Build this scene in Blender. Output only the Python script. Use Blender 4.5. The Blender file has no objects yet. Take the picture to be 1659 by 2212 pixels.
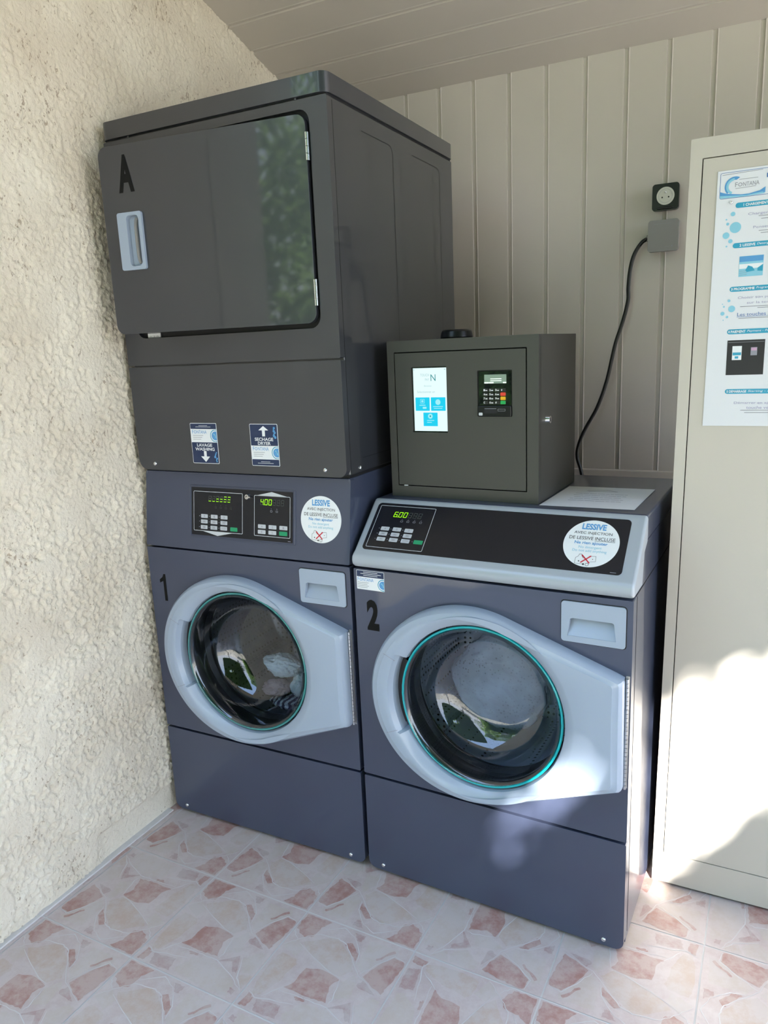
import bpy, bmesh, math, random
import numpy as np
from mathutils import Vector, Matrix
random.seed(4)
S = bpy.context.scene
COL = S.collection
PI = math.pi

# ------------------------------------------------------------------ camera
cam = bpy.data.objects.new('camera', bpy.data.cameras.new('camera'))
COL.objects.link(cam)
cam.location = (1.58729, -1.55837, 1.39500)
cam.rotation_euler = (1.355965, 0.042960, 0.465332)
cam.data.sensor_fit = 'VERTICAL'
cam.data.sensor_height = 24.0
cam.data.lens = 1603.64 * 24.0 / 2212.0
cam.data.clip_start = 0.02
S.camera = cam

# ------------------------------------------------------------------ world, sun, exposure
world = bpy.data.worlds.new('world'); S.world = world; world.use_nodes = True
wn = world.node_tree.nodes; wl = world.node_tree.links
bg = wn['Background']
tc = wn.new('ShaderNodeTexCoord'); sep = wn.new('ShaderNodeSeparateXYZ'); rmp = wn.new('ShaderNodeValToRGB')
wl.new(tc.outputs['Generated'], sep.inputs[0]); wl.new(sep.outputs['Z'], rmp.inputs[0]); wl.new(rmp.outputs[0], bg.inputs['Color'])
rmp.color_ramp.elements[0].position = 0.0; rmp.color_ramp.elements[0].color = (0.86, 0.92, 1.0, 1)
rmp.color_ramp.elements[1].position = 0.6; rmp.color_ramp.elements[1].color = (0.43, 0.63, 1.0, 1)
bg.inputs['Strength'].default_value = 3.0
SUN = Vector((0.42, -0.74, 0.52)).normalized()
sd = bpy.data.lights.new('sun', 'SUN'); sd.energy = 30.0; sd.angle = math.radians(1.0); sd.color = (1.0, 0.97, 0.93)
sun = bpy.data.objects.new('sun', sd); COL.objects.link(sun)
sun.rotation_euler = SUN.to_track_quat('Z', 'Y').to_euler(); sun.location = (4, -6, 5)
S.view_settings.view_transform = 'Standard'; S.view_settings.look = 'None'
S.view_settings.gamma = 1.0; S.view_settings.use_curve_mapping = False
EXPO = 0.80; LIT = 2.0**-EXPO
S.view_settings.exposure = EXPO

# ------------------------------------------------------------------ materials
def nodes_of(m): return m.node_tree.nodes, m.node_tree.links
def P(name, col, rough=0.5, metal=0.0, coat=0.0, coat_rough=0.05, emis=None, estr=1.0, spec=0.5, bump=None, var=None):
    m = bpy.data.materials.new(name); m.use_nodes = True
    n, l = nodes_of(m); b = n['Principled BSDF']
    b.inputs['Base Color'].default_value = (*col, 1); b.inputs['Roughness'].default_value = rough
    b.inputs['Metallic'].default_value = metal; b.inputs['Coat Weight'].default_value = coat
    b.inputs['Coat Roughness'].default_value = coat_rough; b.inputs['Specular IOR Level'].default_value = spec
    if emis: b.inputs['Emission Color'].default_value = (*emis, 1); b.inputs['Emission Strength'].default_value = estr*LIT
    if bump or var:
        t = n.new('ShaderNodeTexCoord')
    if bump:
        sc, st, dist = bump
        x = n.new('ShaderNodeTexNoise'); x.inputs['Scale'].default_value = sc; x.inputs['Detail'].default_value = 3
        bp = n.new('ShaderNodeBump'); bp.inputs['Strength'].default_value = st; bp.inputs['Distance'].default_value = dist
        l.new(t.outputs['Object'], x.inputs['Vector']); l.new(x.outputs['Fac'], bp.inputs['Height']); l.new(bp.outputs['Normal'], b.inputs['Normal'])
    if var:
        sc, amt = var
        x = n.new('ShaderNodeTexNoise'); x.inputs['Scale'].default_value = sc; x.inputs['Detail'].default_value = 4
        r = n.new('ShaderNodeValToRGB'); l.new(t.outputs['Object'], x.inputs['Vector']); l.new(x.outputs['Fac'], r.inputs[0])
        r.color_ramp.elements[0].position = .3; r.color_ramp.elements[1].position = .7
        r.color_ramp.elements[0].color = (*[c*(1-amt) for c in col], 1); r.color_ramp.elements[1].color = (*[min(1, c*(1+amt)) for c in col], 1)
        l.new(r.outputs[0], b.inputs['Base Color'])
    return m
M = {}
M['paint'] = P('metallic_grey_paint_skylit', (.053, .065, .112), .36, .2, .6, .045, var=(3, .05))  # washers: bluer, lighter grey with the skylight low down mixed into the colour
M['paint_shaded'] = P('metallic_grey_paint_shaded', (.037, .040, .049), .36, .2, .75, .04, var=(3, .05))  # dryer: darker, more neutral grey; the weaker light higher up is painted in
M['light'] = P('light_grey_plastic', (.34, .405, .505), .28, .0, .25, .08)
M['light2'] = P('console_grey_plastic', (.37, .41, .46), .30, .0, .3, .08)
M['black'] = P('black_gap', (.006, .006, .008), .6)
M['rubber'] = P('black_rubber', (.012, .012, .014), .45)
M['panel'] = P('black_control_film', (.008, .009, .014), .22, spec=.4)
M['key'] = P('grey_key_film', (.50, .52, .56), .4)
M['green'] = P('green_key_film', (.01, .30, .13), .4)
M['white'] = P('white_print', (.80, .82, .84), .45)
M['whitegrey'] = P('pale_print', (.58, .60, .63), .45)
M['navy'] = P('navy_print', (.012, .028, .085), .35)
M['sky'] = P('blue_print', (.10, .32, .62), .4)
M['cyanp'] = P('turquoise_print', (.03, .33, .50), .4)
M['palecyan'] = P('pale_blue_print', (.25, .56, .70), .4)
M['inkblack'] = P('black_ink', (.015, .015, .018), .5)
M['inkgrey'] = P('grey_ink', (.28, .28, .32), .5)
M['inkpurple'] = P('lavender_ink', (.36, .34, .50), .5)
M['inkblue'] = P('blue_ink', (.08, .17, .42), .5)
M['red'] = P('red_ink', (.62, .02, .04), .4)
M['led'] = P('lit_segment', (.1, .3, 0), .5, emis=(.38, 1.0, .0), estr=1.0)
M['leddim'] = P('dark_segment', (.045, .05, .045), .5)
M['chrome'] = P('chrome', (.75, .76, .78), .18, 1.0)
M['steel'] = P('hinge_steel', (.55, .56, .58), .32, 1.0, bump=(90, .3, .002))
M['decal'] = P('black_decal', (.006, .006, .006), .55, spec=.15)
M['box'] = P('fine_textured_grey_paint', (.062, .061, .054), .42, .25, bump=(900, .25, .0006))
M['cabinet'] = P('beige_grey_enamel', (.54, .50, .435), .38, bump=(60, .05, .001))
M['cream'] = P('cream_plastic', (.62, .61, .54), .35)
M['sockblack'] = P('black_plastic', (.008, .008, .009), .3, spec=.35)
M['sockgrey'] = P('grey_socket_plastic', (.27, .26, .255), .5)
M['cable'] = P('cable_rubber', (.008, .008, .009), .4)
M['paper'] = P('white_paper', (.72, .73, .76), .6)
M['lcd'] = P('lcd_display', (.16, .22, .17), .15, emis=(.45, .62, .48), estr=.25, coat=.8)
M['lcdtext'] = P('lcd_text', (.8, .85, .8), .4, emis=(.8, 1, .85), estr=.5)
M['scr'] = P('screen_white', (.02, .03, .03), .15, emis=(.80, .98, 1.0), estr=1.0)
M['scrcyan'] = P('screen_cyan', (.02, .02, .02), .15, emis=(.0, .62, .88), estr=1.0)
M['scrpale'] = P('screen_pale_cyan', (.02, .02, .02), .15, emis=(.35, .85, .92), estr=1.0)
M['scrgrey'] = P('screen_grey_text', (.02, .02, .02), .15, emis=(.42, .68, .70), estr=.9)
M['scrteal'] = P('screen_teal', (.02, .1, .1), .15, emis=(.02, .20, .22), estr=1.0)
M['yellow'] = P('yellow_key', (.80, .45, .01), .35)
M['redkey'] = P('red_key', (.75, .06, .03), .35)
M['greenkey'] = P('bright_green_key', (.02, .42, .10), .35)
M['readerglass'] = P('glossy_black_face', (.012, .013, .013), .03, coat=1.0, coat_rough=.0, spec=1.0)
M['keyblack'] = P('dark_key', (.022, .022, .02), .3)
M['drum_pale'] = None
def drum_material(name, col, rough):
    m = P(name, col, rough, .45)
    n, l = nodes_of(m); b = n['Principled BSDF']
    t = n.new('ShaderNodeTexCoord'); v = n.new('ShaderNodeTexVoronoi'); v.inputs['Scale'].default_value = 62; v.inputs['Randomness'].default_value = .12
    r = n.new('ShaderNodeValToRGB'); r.color_ramp.elements[0].position = .20; r.color_ramp.elements[1].position = .26
    r.color_ramp.elements[0].color = (.015, .016, .02, 1); r.color_ramp.elements[1].color = (*col, 1)
    l.new(t.outputs['Object'], v.inputs['Vector']); l.new(v.outputs['Distance'], r.inputs[0]); l.new(r.outputs[0], b.inputs['Base Color'])
    return m
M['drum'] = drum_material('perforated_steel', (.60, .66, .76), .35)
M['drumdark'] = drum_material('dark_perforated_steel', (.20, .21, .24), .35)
M['drumback'] = P('drum_back_steel', (.66, .70, .78), .42, .45, bump=(30, .3, .01))

def glass_material(name, tint, rough=0.0):
    m = bpy.data.materials.new(name); m.use_nodes = True; n, l = nodes_of(m); n.clear()
    o = n.new('ShaderNodeOutputMaterial'); mx = n.new('ShaderNodeMixShader'); tr = n.new('ShaderNodeBsdfTransparent'); gl = n.new('ShaderNodeBsdfGlossy')
    fr = n.new('ShaderNodeFresnel'); fr.inputs['IOR'].default_value = 1.55
    tr.inputs[0].default_value = (*tint, 1); gl.inputs['Roughness'].default_value = rough; gl.inputs[0].default_value = (.95, .97, 1, 1)
    mt = n.new('ShaderNodeMath'); mt.operation = 'MULTIPLY_ADD'; mt.inputs[1].default_value = 1.25; mt.inputs[2].default_value = .03; mt.use_clamp = True
    l.new(fr.outputs[0], mt.inputs[0]); l.new(mt.outputs[0], mx.inputs[0]); l.new(tr.outputs[0], mx.inputs[1]); l.new(gl.outputs[0], mx.inputs[2]); l.new(mx.outputs[0], o.inputs[0])
    return m
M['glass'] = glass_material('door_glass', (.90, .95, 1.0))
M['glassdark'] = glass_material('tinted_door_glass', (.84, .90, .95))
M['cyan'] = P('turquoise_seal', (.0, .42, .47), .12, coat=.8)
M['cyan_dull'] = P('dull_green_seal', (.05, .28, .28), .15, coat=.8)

def wall_material():
    m = bpy.data.materials.new('rough_cream_render'); m.use_nodes = True; n, l = nodes_of(m); b = n['Principled BSDF']
    b.inputs['Roughness'].default_value = .88; b.inputs['Specular IOR Level'].default_value = .2
    t = n.new('ShaderNodeTexCoord')
    big = n.new('ShaderNodeTexNoise'); big.inputs['Scale'].default_value = 3.5; big.inputs['Detail'].default_value = 5
    r = n.new('ShaderNodeValToRGB'); r.color_ramp.elements[0].position = .35; r.color_ramp.elements[1].position = .68
    r.color_ramp.elements[0].color = (.68, .60, .48, 1); r.color_ramp.elements[1].color = (.83, .765, .64, 1)
    l.new(t.outputs['Object'], big.inputs['Vector']); l.new(big.outputs['Fac'], r.inputs[0])
    # small brown specks lodged in the pits
    mp = n.new('ShaderNodeMapping'); mp.inputs['Scale'].default_value = (1, 1.7, 1.0); mp.inputs['Rotation'].default_value = (.6, 0, 0)
    sp = n.new('ShaderNodeTexNoise'); sp.inputs['Scale'].default_value = 70; sp.inputs['Detail'].default_value = 3; sp.inputs['Roughness'].default_value = .6
    l.new(t.outputs['Object'], mp.inputs[0]); l.new(mp.outputs[0], sp.inputs['Vector'])
    cl = n.new('ShaderNodeTexNoise'); cl.inputs['Scale'].default_value = 9; cl.inputs['Detail'].default_value = 2
    l.new(t.outputs['Object'], cl.inputs['Vector'])
    ad = n.new('ShaderNodeMath'); ad.operation = 'MULTIPLY_ADD'; ad.inputs[1].default_value = .35
    l.new(cl.outputs['Fac'], ad.inputs[0]); l.new(sp.outputs['Fac'], ad.inputs[2])
    rr = n.new('ShaderNodeValToRGB'); rr.color_ramp.elements[0].position = .825; rr.color_ramp.elements[1].position = .865
    rr.color_ramp.elements[0].color = (0, 0, 0, 1); rr.color_ramp.elements[1].color = (1, 1, 1, 1)
    l.new(ad.outputs[0], rr.inputs[0])
    mx = n.new('ShaderNodeMixRGB'); mx.inputs[2].default_value = (.20, .12, .065, 1)
    k = n.new('ShaderNodeMath'); k.operation = 'MULTIPLY'; k.inputs[1].default_value = .55
    l.new(rr.outputs[0], k.inputs[0]); l.new(k.outputs[0], mx.inputs[0]); l.new(r.outputs[0], mx.inputs[1]); l.new(mx.outputs[0], b.inputs['Base Color'])
    f = n.new('ShaderNodeTexNoise'); f.inputs['Scale'].default_value = 110; f.inputs['Detail'].default_value = 4
    bp = n.new('ShaderNodeBump'); bp.inputs['Strength'].default_value = .8; bp.inputs['Distance'].default_value = .005
    l.new(t.outputs['Object'], f.inputs['Vector']); l.new(f.outputs['Fac'], bp.inputs['Height']); l.new(bp.outputs['Normal'], b.inputs['Normal'])
    return m
M['render'] = wall_material()
M['plaster'] = P('smooth_cream_plaster', (.66, .62, .50), .85, bump=(40, .2, .004), var=(8, .06))
M['board'] = P('painted_boards', (.60, .545, .495), .42, bump=(14, .04, .002), var=(2.5, .03))
M['boardc'] = P('painted_ceiling_boards', (.56, .515, .465), .45, var=(2.5, .03))

def tile_material(name, col, worn, amt, grout=False):
    m = bpy.data.materials.new(name); m.use_nodes = True; n, l = nodes_of(m); b = n['Principled BSDF']
    t = n.new('ShaderNodeTexCoord')
    fine = n.new('ShaderNodeTexNoise'); fine.inputs['Scale'].default_value = 42; fine.inputs['Detail'].default_value = 7; fine.inputs['Roughness'].default_value = .72
    soft = n.new('ShaderNodeTexNoise'); soft.inputs['Scale'].default_value = 11; soft.inputs['Detail'].default_value = 4
    l.new(t.outputs['Object'], fine.inputs['Vector']); l.new(t.outputs['Object'], soft.inputs['Vector'])
    ad = n.new('ShaderNodeMath'); ad.operation = 'MULTIPLY_ADD'; ad.inputs[1].default_value = .8; l.new(soft.outputs['Fac'], ad.inputs[0]); l.new(fine.outputs['Fac'], ad.inputs[2])
    r = n.new('ShaderNodeValToRGB'); r.color_ramp.elements[0].position = .72; r.color_ramp.elements[1].position = 1.08
    l.new(ad.outputs[0], r.inputs[0]); k = n.new('ShaderNodeMath'); k.operation = 'MULTIPLY'; k.inputs[1].default_value = amt; l.new(r.outputs[0], k.inputs[0])
    mx = n.new('ShaderNodeMixRGB'); mx.inputs[1].default_value = (*col, 1); mx.inputs[2].default_value = (*worn, 1); l.new(k.outputs[0], mx.inputs[0]); l.new(mx.outputs[0], b.inputs['Base Color'])
    b.inputs['Roughness'].default_value = .8 if grout else .36
    bp = n.new('ShaderNodeBump'); bp.inputs['Strength'].default_value = .15; bp.inputs['Distance'].default_value = .001
    l.new(fine.outputs['Fac'], bp.inputs['Height']); l.new(bp.outputs['Normal'], b.inputs['Normal'])
    return m
TILES = [tile_material('tile_ground', (.525, .425, .405), (.60, .52, .50), .8), tile_material('tile_grout', (.66, .63, .61), (.60, .57, .55), .6, True),
         tile_material('tile_pink_shard', (.395, .215, .185), (.53, .42, .385), .78), tile_material('tile_rose_shard', (.43, .29, .27), (.53, .46, .44), .8),
         tile_material('tile_sand_shard', (.51, .39, .325), (.56, .49, .465), .85), tile_material('tile_beige_shard', (.53, .445, .395), (.57, .50, .48), .8),
         tile_material('tile_vein', (.66, .63, .62), (.56, .52, .50), .7)]
SHARDS = {'pink': [[(0.02, 0.811), (0.02, 0.869), (0.02, 0.98), (0.13, 0.98), (0.262, 0.98), (0.202, 0.901), (0.196, 0.793), (0.131, 0.754)], [(0.747, 0.615), (0.804, 0.757), (0.885, 0.874), (0.98, 0.857), (0.98, 0.742), (0.959, 0.633), (0.943, 0.531), (0.831, 0.573)], [(0.76, 0.807), (0.86, 0.935), (0.878, 0.915), (0.776, 0.794)], [(0.472, 0.836), (0.516, 0.865), (0.617, 0.789), (0.62, 0.718), (0.525, 0.787)], [(0.254, 0.285), (0.304, 0.354), (0.314, 0.504), (0.443, 0.541), (0.602, 0.517), (0.564, 0.432), (0.615, 0.299), (0.499, 0.286), (0.38, 0.287)], [(0.376, 0.249), (0.449, 0.269), (0.471, 0.244), (0.403, 0.226)], [(0.036, 0.02), (0.047, 0.137), (0.106, 0.114), (0.101, 0.034)]], 'rose': [[(0.482, 0.966), (0.582, 0.972), (0.576, 0.902), (0.536, 0.9)], [(0.146, 0.062), (0.134, 0.113), (0.249, 0.132), (0.332, 0.143), (0.356, 0.032), (0.176, 0.02)], [(0.628, 0.256), (0.777, 0.382), (0.85, 0.234), (0.817, 0.231), (0.756, 0.31)], [(0.894, 0.076), (0.897, 0.115), (0.953, 0.105), (0.942, 0.062)], [(0.74, 0.544), (0.769, 0.588), (0.906, 0.507), (0.765, 0.512)]], 'sand': [[(0.081, 0.138), (0.04, 0.244), (0.036, 0.46), (0.06, 0.553), (0.181, 0.544), (0.232, 0.504), (0.214, 0.449), (0.2, 0.32), (0.132, 0.155)], [(0.153, 0.713), (0.352, 0.857), (0.442, 0.831), (0.587, 0.718), (0.655, 0.625), (0.579, 0.536), (0.472, 0.554), (0.216, 0.659)], [(0.888, 0.226), (0.98, 0.266), (0.98, 0.125), (0.944, 0.15)]], 'beige': [[(0.382, 0.092), (0.444, 0.204), (0.597, 0.262), (0.794, 0.207), (0.906, 0.132), (0.916, 0.038), (0.751, 0.02), (0.401, 0.047)], [(0.02, 0.622), (0.101, 0.723), (0.196, 0.649), (0.17, 0.555)], [(0.643, 0.354), (0.62, 0.503), (0.687, 0.61), (0.731, 0.555), (0.752, 0.405)], [(0.811, 0.364), (0.905, 0.478), (0.965, 0.478), (0.98, 0.285), (0.898, 0.257)], [(0.646, 0.778), (0.64, 0.94), (0.89, 0.957), (0.894, 0.878), (0.795, 0.768), (0.734, 0.632), (0.643, 0.697)]]}
VEINS = [[(0.02, 0.622), (0.101, 0.723), (0.21, 0.826), (0.392, 0.858), (0.482, 0.832), (0.606, 0.711), (0.715, 0.607), (0.942, 0.524)], [(0.134, 0.687), (0.472, 0.554), (0.593, 0.535)], [(0.502, 0.927), (0.617, 0.797), (0.643, 0.697)], [(0.602, 0.524), (0.643, 0.354), (0.633, 0.293)], [(0.241, 0.25), (0.444, 0.26), (0.641, 0.269), (0.86, 0.187), (0.978, 0.117)], [(0.036, 0.154), (0.115, 0.118), (0.253, 0.155), (0.408, 0.187)], [(0.151, 0.15), (0.258, 0.288)], [(0.803, 0.374), (0.886, 0.199), (0.978, 0.117)], [(0.219, 0.865), (0.381, 0.975), (0.502, 0.927)], [(0.091, 0.719), (0.02, 0.778), (0.02, 0.823)], [(0.715, 0.623), (0.795, 0.768), (0.886, 0.89), (0.98, 0.871)]]
M['ground'] = P('garden_ground', (.24, .22, .17), .9, var=(2, .4))
M['leaf'] = P('green_leaves', (.07, .16, .03), .5, var=(1.5, .5))
M['leafbright'] = P('bright_hedge_leaves', (.10, .22, .045), .5, var=(1.1, .75))
M['leafdark'] = P('dark_leaves', (.02, .05, .015), .6, var=(1.5, .5))
M['bark'] = P('bark', (.10, .07, .05), .9)

for k_ in ('leaf', 'leafbright'):
    n, l = nodes_of(M[k_]); b = n['Principled BSDF']; o_ = n['Material Output']; tr = n.new('ShaderNodeBsdfTranslucent'); mx = n.new('ShaderNodeMixShader'); mx.inputs[0].default_value = .5
    tr.inputs[0].default_value = (.27, .42, .12, 1); l.new(b.outputs[0], mx.inputs[1]); l.new(tr.outputs[0], mx.inputs[2]); l.new(mx.outputs[0], o_.inputs[0])

# ------------------------------------------------------------------ helpers
def link(o, parent=None):
    COL.objects.link(o)
    if parent: o.parent = parent
    return o
def tag(o, label=None, cat=None, group=None, kind=None):
    if label: o['label'] = label
    if cat: o['category'] = cat
    if group: o['group'] = group
    if kind: o['kind'] = kind
    return o
def empty(name, loc=(0, 0, 0), rz=0, label=None, cat=None, group=None):
    o = bpy.data.objects.new(name, None); o.location = loc; o.rotation_euler = (0, 0, rz); o.empty_display_size = .1
    link(o); return tag(o, label, cat, group)
def build(name, bm, mat, parent=None, smooth=False, bevel=0, seg=3, ang=35):
    me = bpy.data.meshes.new(name); bmesh.ops.recalc_face_normals(bm, faces=bm.faces); bm.to_mesh(me); bm.free()
    for mm in (mat if isinstance(mat, (list, tuple)) else [mat]): me.materials.append(mm)
    if smooth or bevel:
        me.polygons.foreach_set('use_smooth', [True]*len(me.polygons))
        me.set_sharp_from_angle(angle=math.radians(ang))
    o = bpy.data.objects.new(name, me); link(o, parent)
    if bevel:
        b = o.modifiers.new('bevel', 'BEVEL'); b.width = bevel; b.segments = seg; b.limit_method = 'ANGLE'; b.angle_limit = math.radians(40); b.harden_normals = True
    return o
def box(bm, x0, x1, y0, y1, z0, z1, mi=0):
    vs = [bm.verts.new((x, y, z)) for x in (x0, x1) for y in (y0, y1) for z in (z0, z1)]
    for f in ((0, 1, 3, 2), (4, 6, 7, 5), (0, 4, 5, 1), (2, 3, 7, 6), (0, 2, 6, 4), (1, 5, 7, 3)):
        q = bm.faces.new([vs[i] for i in f]); q.material_index = mi
def mbox(name, mat, parent, *a, bevel=0, seg=3):
    bm = bmesh.new(); box(bm, *a); return build(name, bm, mat, parent, bevel=bevel, seg=seg)
def rr(u0, v0, u1, v1, r, seg=6):
    rs = r if isinstance(r, (list, tuple)) else (r,)*4     # bl, br, tr, tl
    out = []
    for (cx, cy, a0, q) in ((u0+rs[0], v0+rs[0], PI, rs[0]), (u1-rs[1], v0+rs[1], 1.5*PI, rs[1]), (u1-rs[2], v1-rs[2], 0, rs[2]), (u0+rs[3], v1-rs[3], .5*PI, rs[3])):
        if q <= 0: out.append((cx, cy)); continue
        for i in range(seg+1):
            a = a0 + .5*PI*i/seg; out.append((cx+q*math.cos(a), cy+q*math.sin(a)))
    return out
def circ(cx, cy, r, n=48, ry=None): return [(cx+r*math.cos(2*PI*i/n), cy+(ry or r)*math.sin(2*PI*i/n)) for i in range(n)]
def fill2d(bm, loops, T, mi=0):
    edges = []
    for lp in loops:
        vs = [bm.verts.new(T @ Vector((u, v, 0))) for u, v in lp]
        edges += [bm.edges.new((vs[i], vs[(i+1) % len(vs)])) for i in range(len(vs))]
    res = bmesh.ops.triangle_fill(bm, use_beauty=True, use_dissolve=False, edges=edges)
    fs = [g for g in res['geom'] if isinstance(g, bmesh.types.BMFace)]
    for f in fs: f.material_index = mi
    return fs
# frame: maps (u right, v up, n towards the viewer)
def frame(o, ux=(1, 0, 0), vv=(0, 0, 1)):
    ux = Vector(ux).normalized(); vv = Vector(vv).normalized(); nn = ux.cross(vv)
    m = Matrix((ux, vv, nn)).transposed().to_4x4(); m.translation = Vector(o); return m
def plate(name, loops, t, mat, parent, F, n0=0, bevel=0, seg=2):
    """flat slab: front face at height n0, going back t"""
    bm = bmesh.new(); fs = fill2d(bm, loops, F @ Matrix.Translation((0, 0, n0)))
    r = bmesh.ops.extrude_face_region(bm, geom=fs)
    back = F.to_3x3() @ Vector((0, 0, -t))
    bmesh.ops.translate(bm, vec=back, verts=[g for g in r['geom'] if isinstance(g, bmesh.types.BMVert)])
    return build(name, bm, mat, parent, bevel=bevel, seg=seg)
TXT = {}
def text_mesh(body, shear=0.0, offset=0.0, spacing=1.0):
    k = (body, shear, offset, spacing)
    if k in TXT: return TXT[k]
    c = bpy.data.curves.new('text', 'FONT'); c.body = body; c.resolution_u = 3; c.size = 1; c.shear = shear; c.offset = offset; c.space_character = spacing
    o = bpy.data.objects.new('text', c); COL.objects.link(o)
    dg = bpy.context.evaluated_depsgraph_get(); me = o.evaluated_get(dg).to_mesh()
    vs = [tuple(v.co) for v in me.vertices]; fs = [tuple(p.vertices) for p in me.polygons]
    o.evaluated_get(dg).to_mesh_clear(); bpy.data.objects.remove(o); bpy.data.curves.remove(c)
    xs = [v[0] for v in vs]; ys = [v[1] for v in vs]
    TXT[k] = (vs, fs, min(xs), max(xs), min(ys), max(ys)); return TXT[k]
class Art:
    """flat printing collected per material on one plane, then linked as one mesh per layer name"""
    def __init__(s, F): s.F = F; s.L = {}
    def bm(s, layer, mat):
        if layer not in s.L: s.L[layer] = (bmesh.new(), mat)
        return s.L[layer][0]
    def loops(s, layer, mat, loops, n=.0004):
        fill2d(s.bm(layer, mat), loops, s.F @ Matrix.Translation((0, 0, n)))
    def rect(s, layer, mat, u0, v0, u1, v1, n=.0004, r=0):
        s.loops(layer, mat, [rr(u0, v0, u1, v1, r, 4) if r else [(u0, v0), (u1, v0), (u1, v1), (u0, v1)]], n)
    def outline(s, layer, mat, u0, v0, u1, v1, w, r=0, n=.0004):
        s.loops(layer, mat, [rr(u0, v0, u1, v1, r, 4), rr(u0+w, v0+w, u1-w, v1-w, max(r-w, .0003), 4)], n)
    def circle(s, layer, mat, u, v, r, n=.0004, seg=24, ry=None): s.loops(layer, mat, [circ(u, v, r, seg, ry)], n)
    def line(s, layer, mat, pts, w, n=.0004):
        b = s.bm(layer, mat); T = s.F @ Matrix.Translation((0, 0, n))
        for (a, c) in zip(pts, pts[1:]):
            a = Vector(a); c = Vector(c); d = (c-a).normalized(); q = Vector((-d.y, d.x))*w/2; e = d*w*.3
            b.faces.new([b.verts.new(T @ Vector((*p_, 0))) for p_ in (a-q-e, c-q+e, c+q+e, a+q-e)])
    def text(s, layer, mat, body, u0, v0, u1, v1, n=.0006, shear=0, bold=0, spacing=1.0):
        vs, fs, x0, x1, y0, y1 = text_mesh(body, shear, bold, spacing)
        b = s.bm(layer, mat); T = s.F @ Matrix.Translation((0, 0, n))
        vv = [b.verts.new(T @ Vector((u0+(x-x0)/(x1-x0)*(u1-u0), v0+(y-y0)/(y1-y0)*(v1-v0), 0))) for x, y, z in vs]
        for f in fs:
            try: b.faces.new([vv[i] for i in f])
            except ValueError: pass
    def finish(s, parent):
        out = {}
        for layer, (b, mat) in s.L.items():
            layer = layer.split('#')[0]; me = bpy.data.meshes.new(layer); b.to_mesh(me); b.free(); me.materials.append(mat)
            o = bpy.data.objects.new(layer, me); link(o, parent); out[layer] = o
        return out
def tube(name, pts, r, mat, parent=None, seg=12, closed=False, res=8):
    P_ = [Vector(p) for p in pts]; n = len(P_); sm = []
    if res > 1:
        rng = range(n if closed else n-1)
        for i in rng:
            p0 = P_[(i-1) % n] if (closed or i > 0) else P_[0]; p1 = P_[i]; p2 = P_[(i+1) % n]; p3 = P_[(i+2) % n] if (closed or i+2 < n) else P_[-1]
            for k in range(res):
                t = k/res
                sm.append(.5*((2*p1)+(-p0+p2)*t+(2*p0-5*p1+4*p2-p3)*t*t+(-p0+3*p1-3*p2+p3)*t**3))
        if not closed: sm.append(P_[-1])
    else: sm = P_
    bm = bmesh.new(); rings = []; N = len(sm); up = None
    for i, p in enumerate(sm):
        d = (sm[(i+1) % N if closed else min(i+1, N-1)] - sm[(i-1) % N if closed else max(i-1, 0)]).normalized()
        if up is None: up = d.orthogonal().normalized()
        up = (up - d*up.dot(d)).normalized(); w = d.cross(up)
        rings.append([bm.verts.new(p+(up*math.cos(2*PI*k/seg)+w*math.sin(2*PI*k/seg))*r) for k in range(seg)])
    for i in range(N if closed else N-1):
        a, b = rings[i], rings[(i+1) % N]
        for k in range(seg): bm.faces.new((a[k], a[(k+1) % seg], b[(k+1) % seg], b[k]))
    if not closed: bm.faces.new(rings[0][::-1]); bm.faces.new(rings[-1])
    return build(name, bm, mat, parent, smooth=True, ang=60)
def lathe_y(name, prof, cx, cz, mat, parent, n=96, closed_end=True, smooth=True, ang=40):
    """surface of revolution about an axis along local y; prof = [(r, y)]"""
    bm = bmesh.new(); rings = []
    for r, y in prof:
        if r < 1e-6: rings.append([bm.verts.new((cx, y, cz))])
        else: rings.append([bm.verts.new((cx+r*math.cos(2*PI*i/n), y, cz+r*math.sin(2*PI*i/n))) for i in range(n)])
    for a, b in zip(rings, rings[1:]):
        for i in range(n):
            j = (i+1) % n
            if len(b) == 1: bm.faces.new((a[i], a[j], b[0]))
            elif len(a) == 1: bm.faces.new((a[0], b[j], b[i]))
            else: bm.faces.new((a[i], a[j], b[j], b[i]))
    return build(name, bm, mat, parent, smooth=smooth, ang=ang)
def screw(parent, x, y, z, r=.0055, axis='y', name='screw', mat=None):
    bm = bmesh.new(); n = 16; prof = ((r, 0), (r, .002), (r*.75, .0035), (0, .004)); rings = []
    for q, h in prof:
        if q == 0: rings.append([bm.verts.new((x, y-h, z) if axis == 'y' else (x+h, y, z))])
        else: rings.append([bm.verts.new((x+q*math.cos(2*PI*i/n), y-h, z+q*math.sin(2*PI*i/n)) if axis == 'y' else (x+h, y+q*math.cos(2*PI*i/n), z+q*math.sin(2*PI*i/n))) for i in range(n)])
    for a, b in zip(rings, rings[1:]):
        for i in range(n):
            j = (i+1) % n
            bm.faces.new((a[i], a[j], b[0]) if len(b) == 1 else (a[i], a[j], b[j], b[i]))
    return build(name, bm, mat or M['chrome'], parent, smooth=True, ang=60)

# ------------------------------------------------------------------ the setting
YB = 1.11
SL = -0.3033
def ceil_z(y): return 2.287 + SL*(y-YB)
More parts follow.
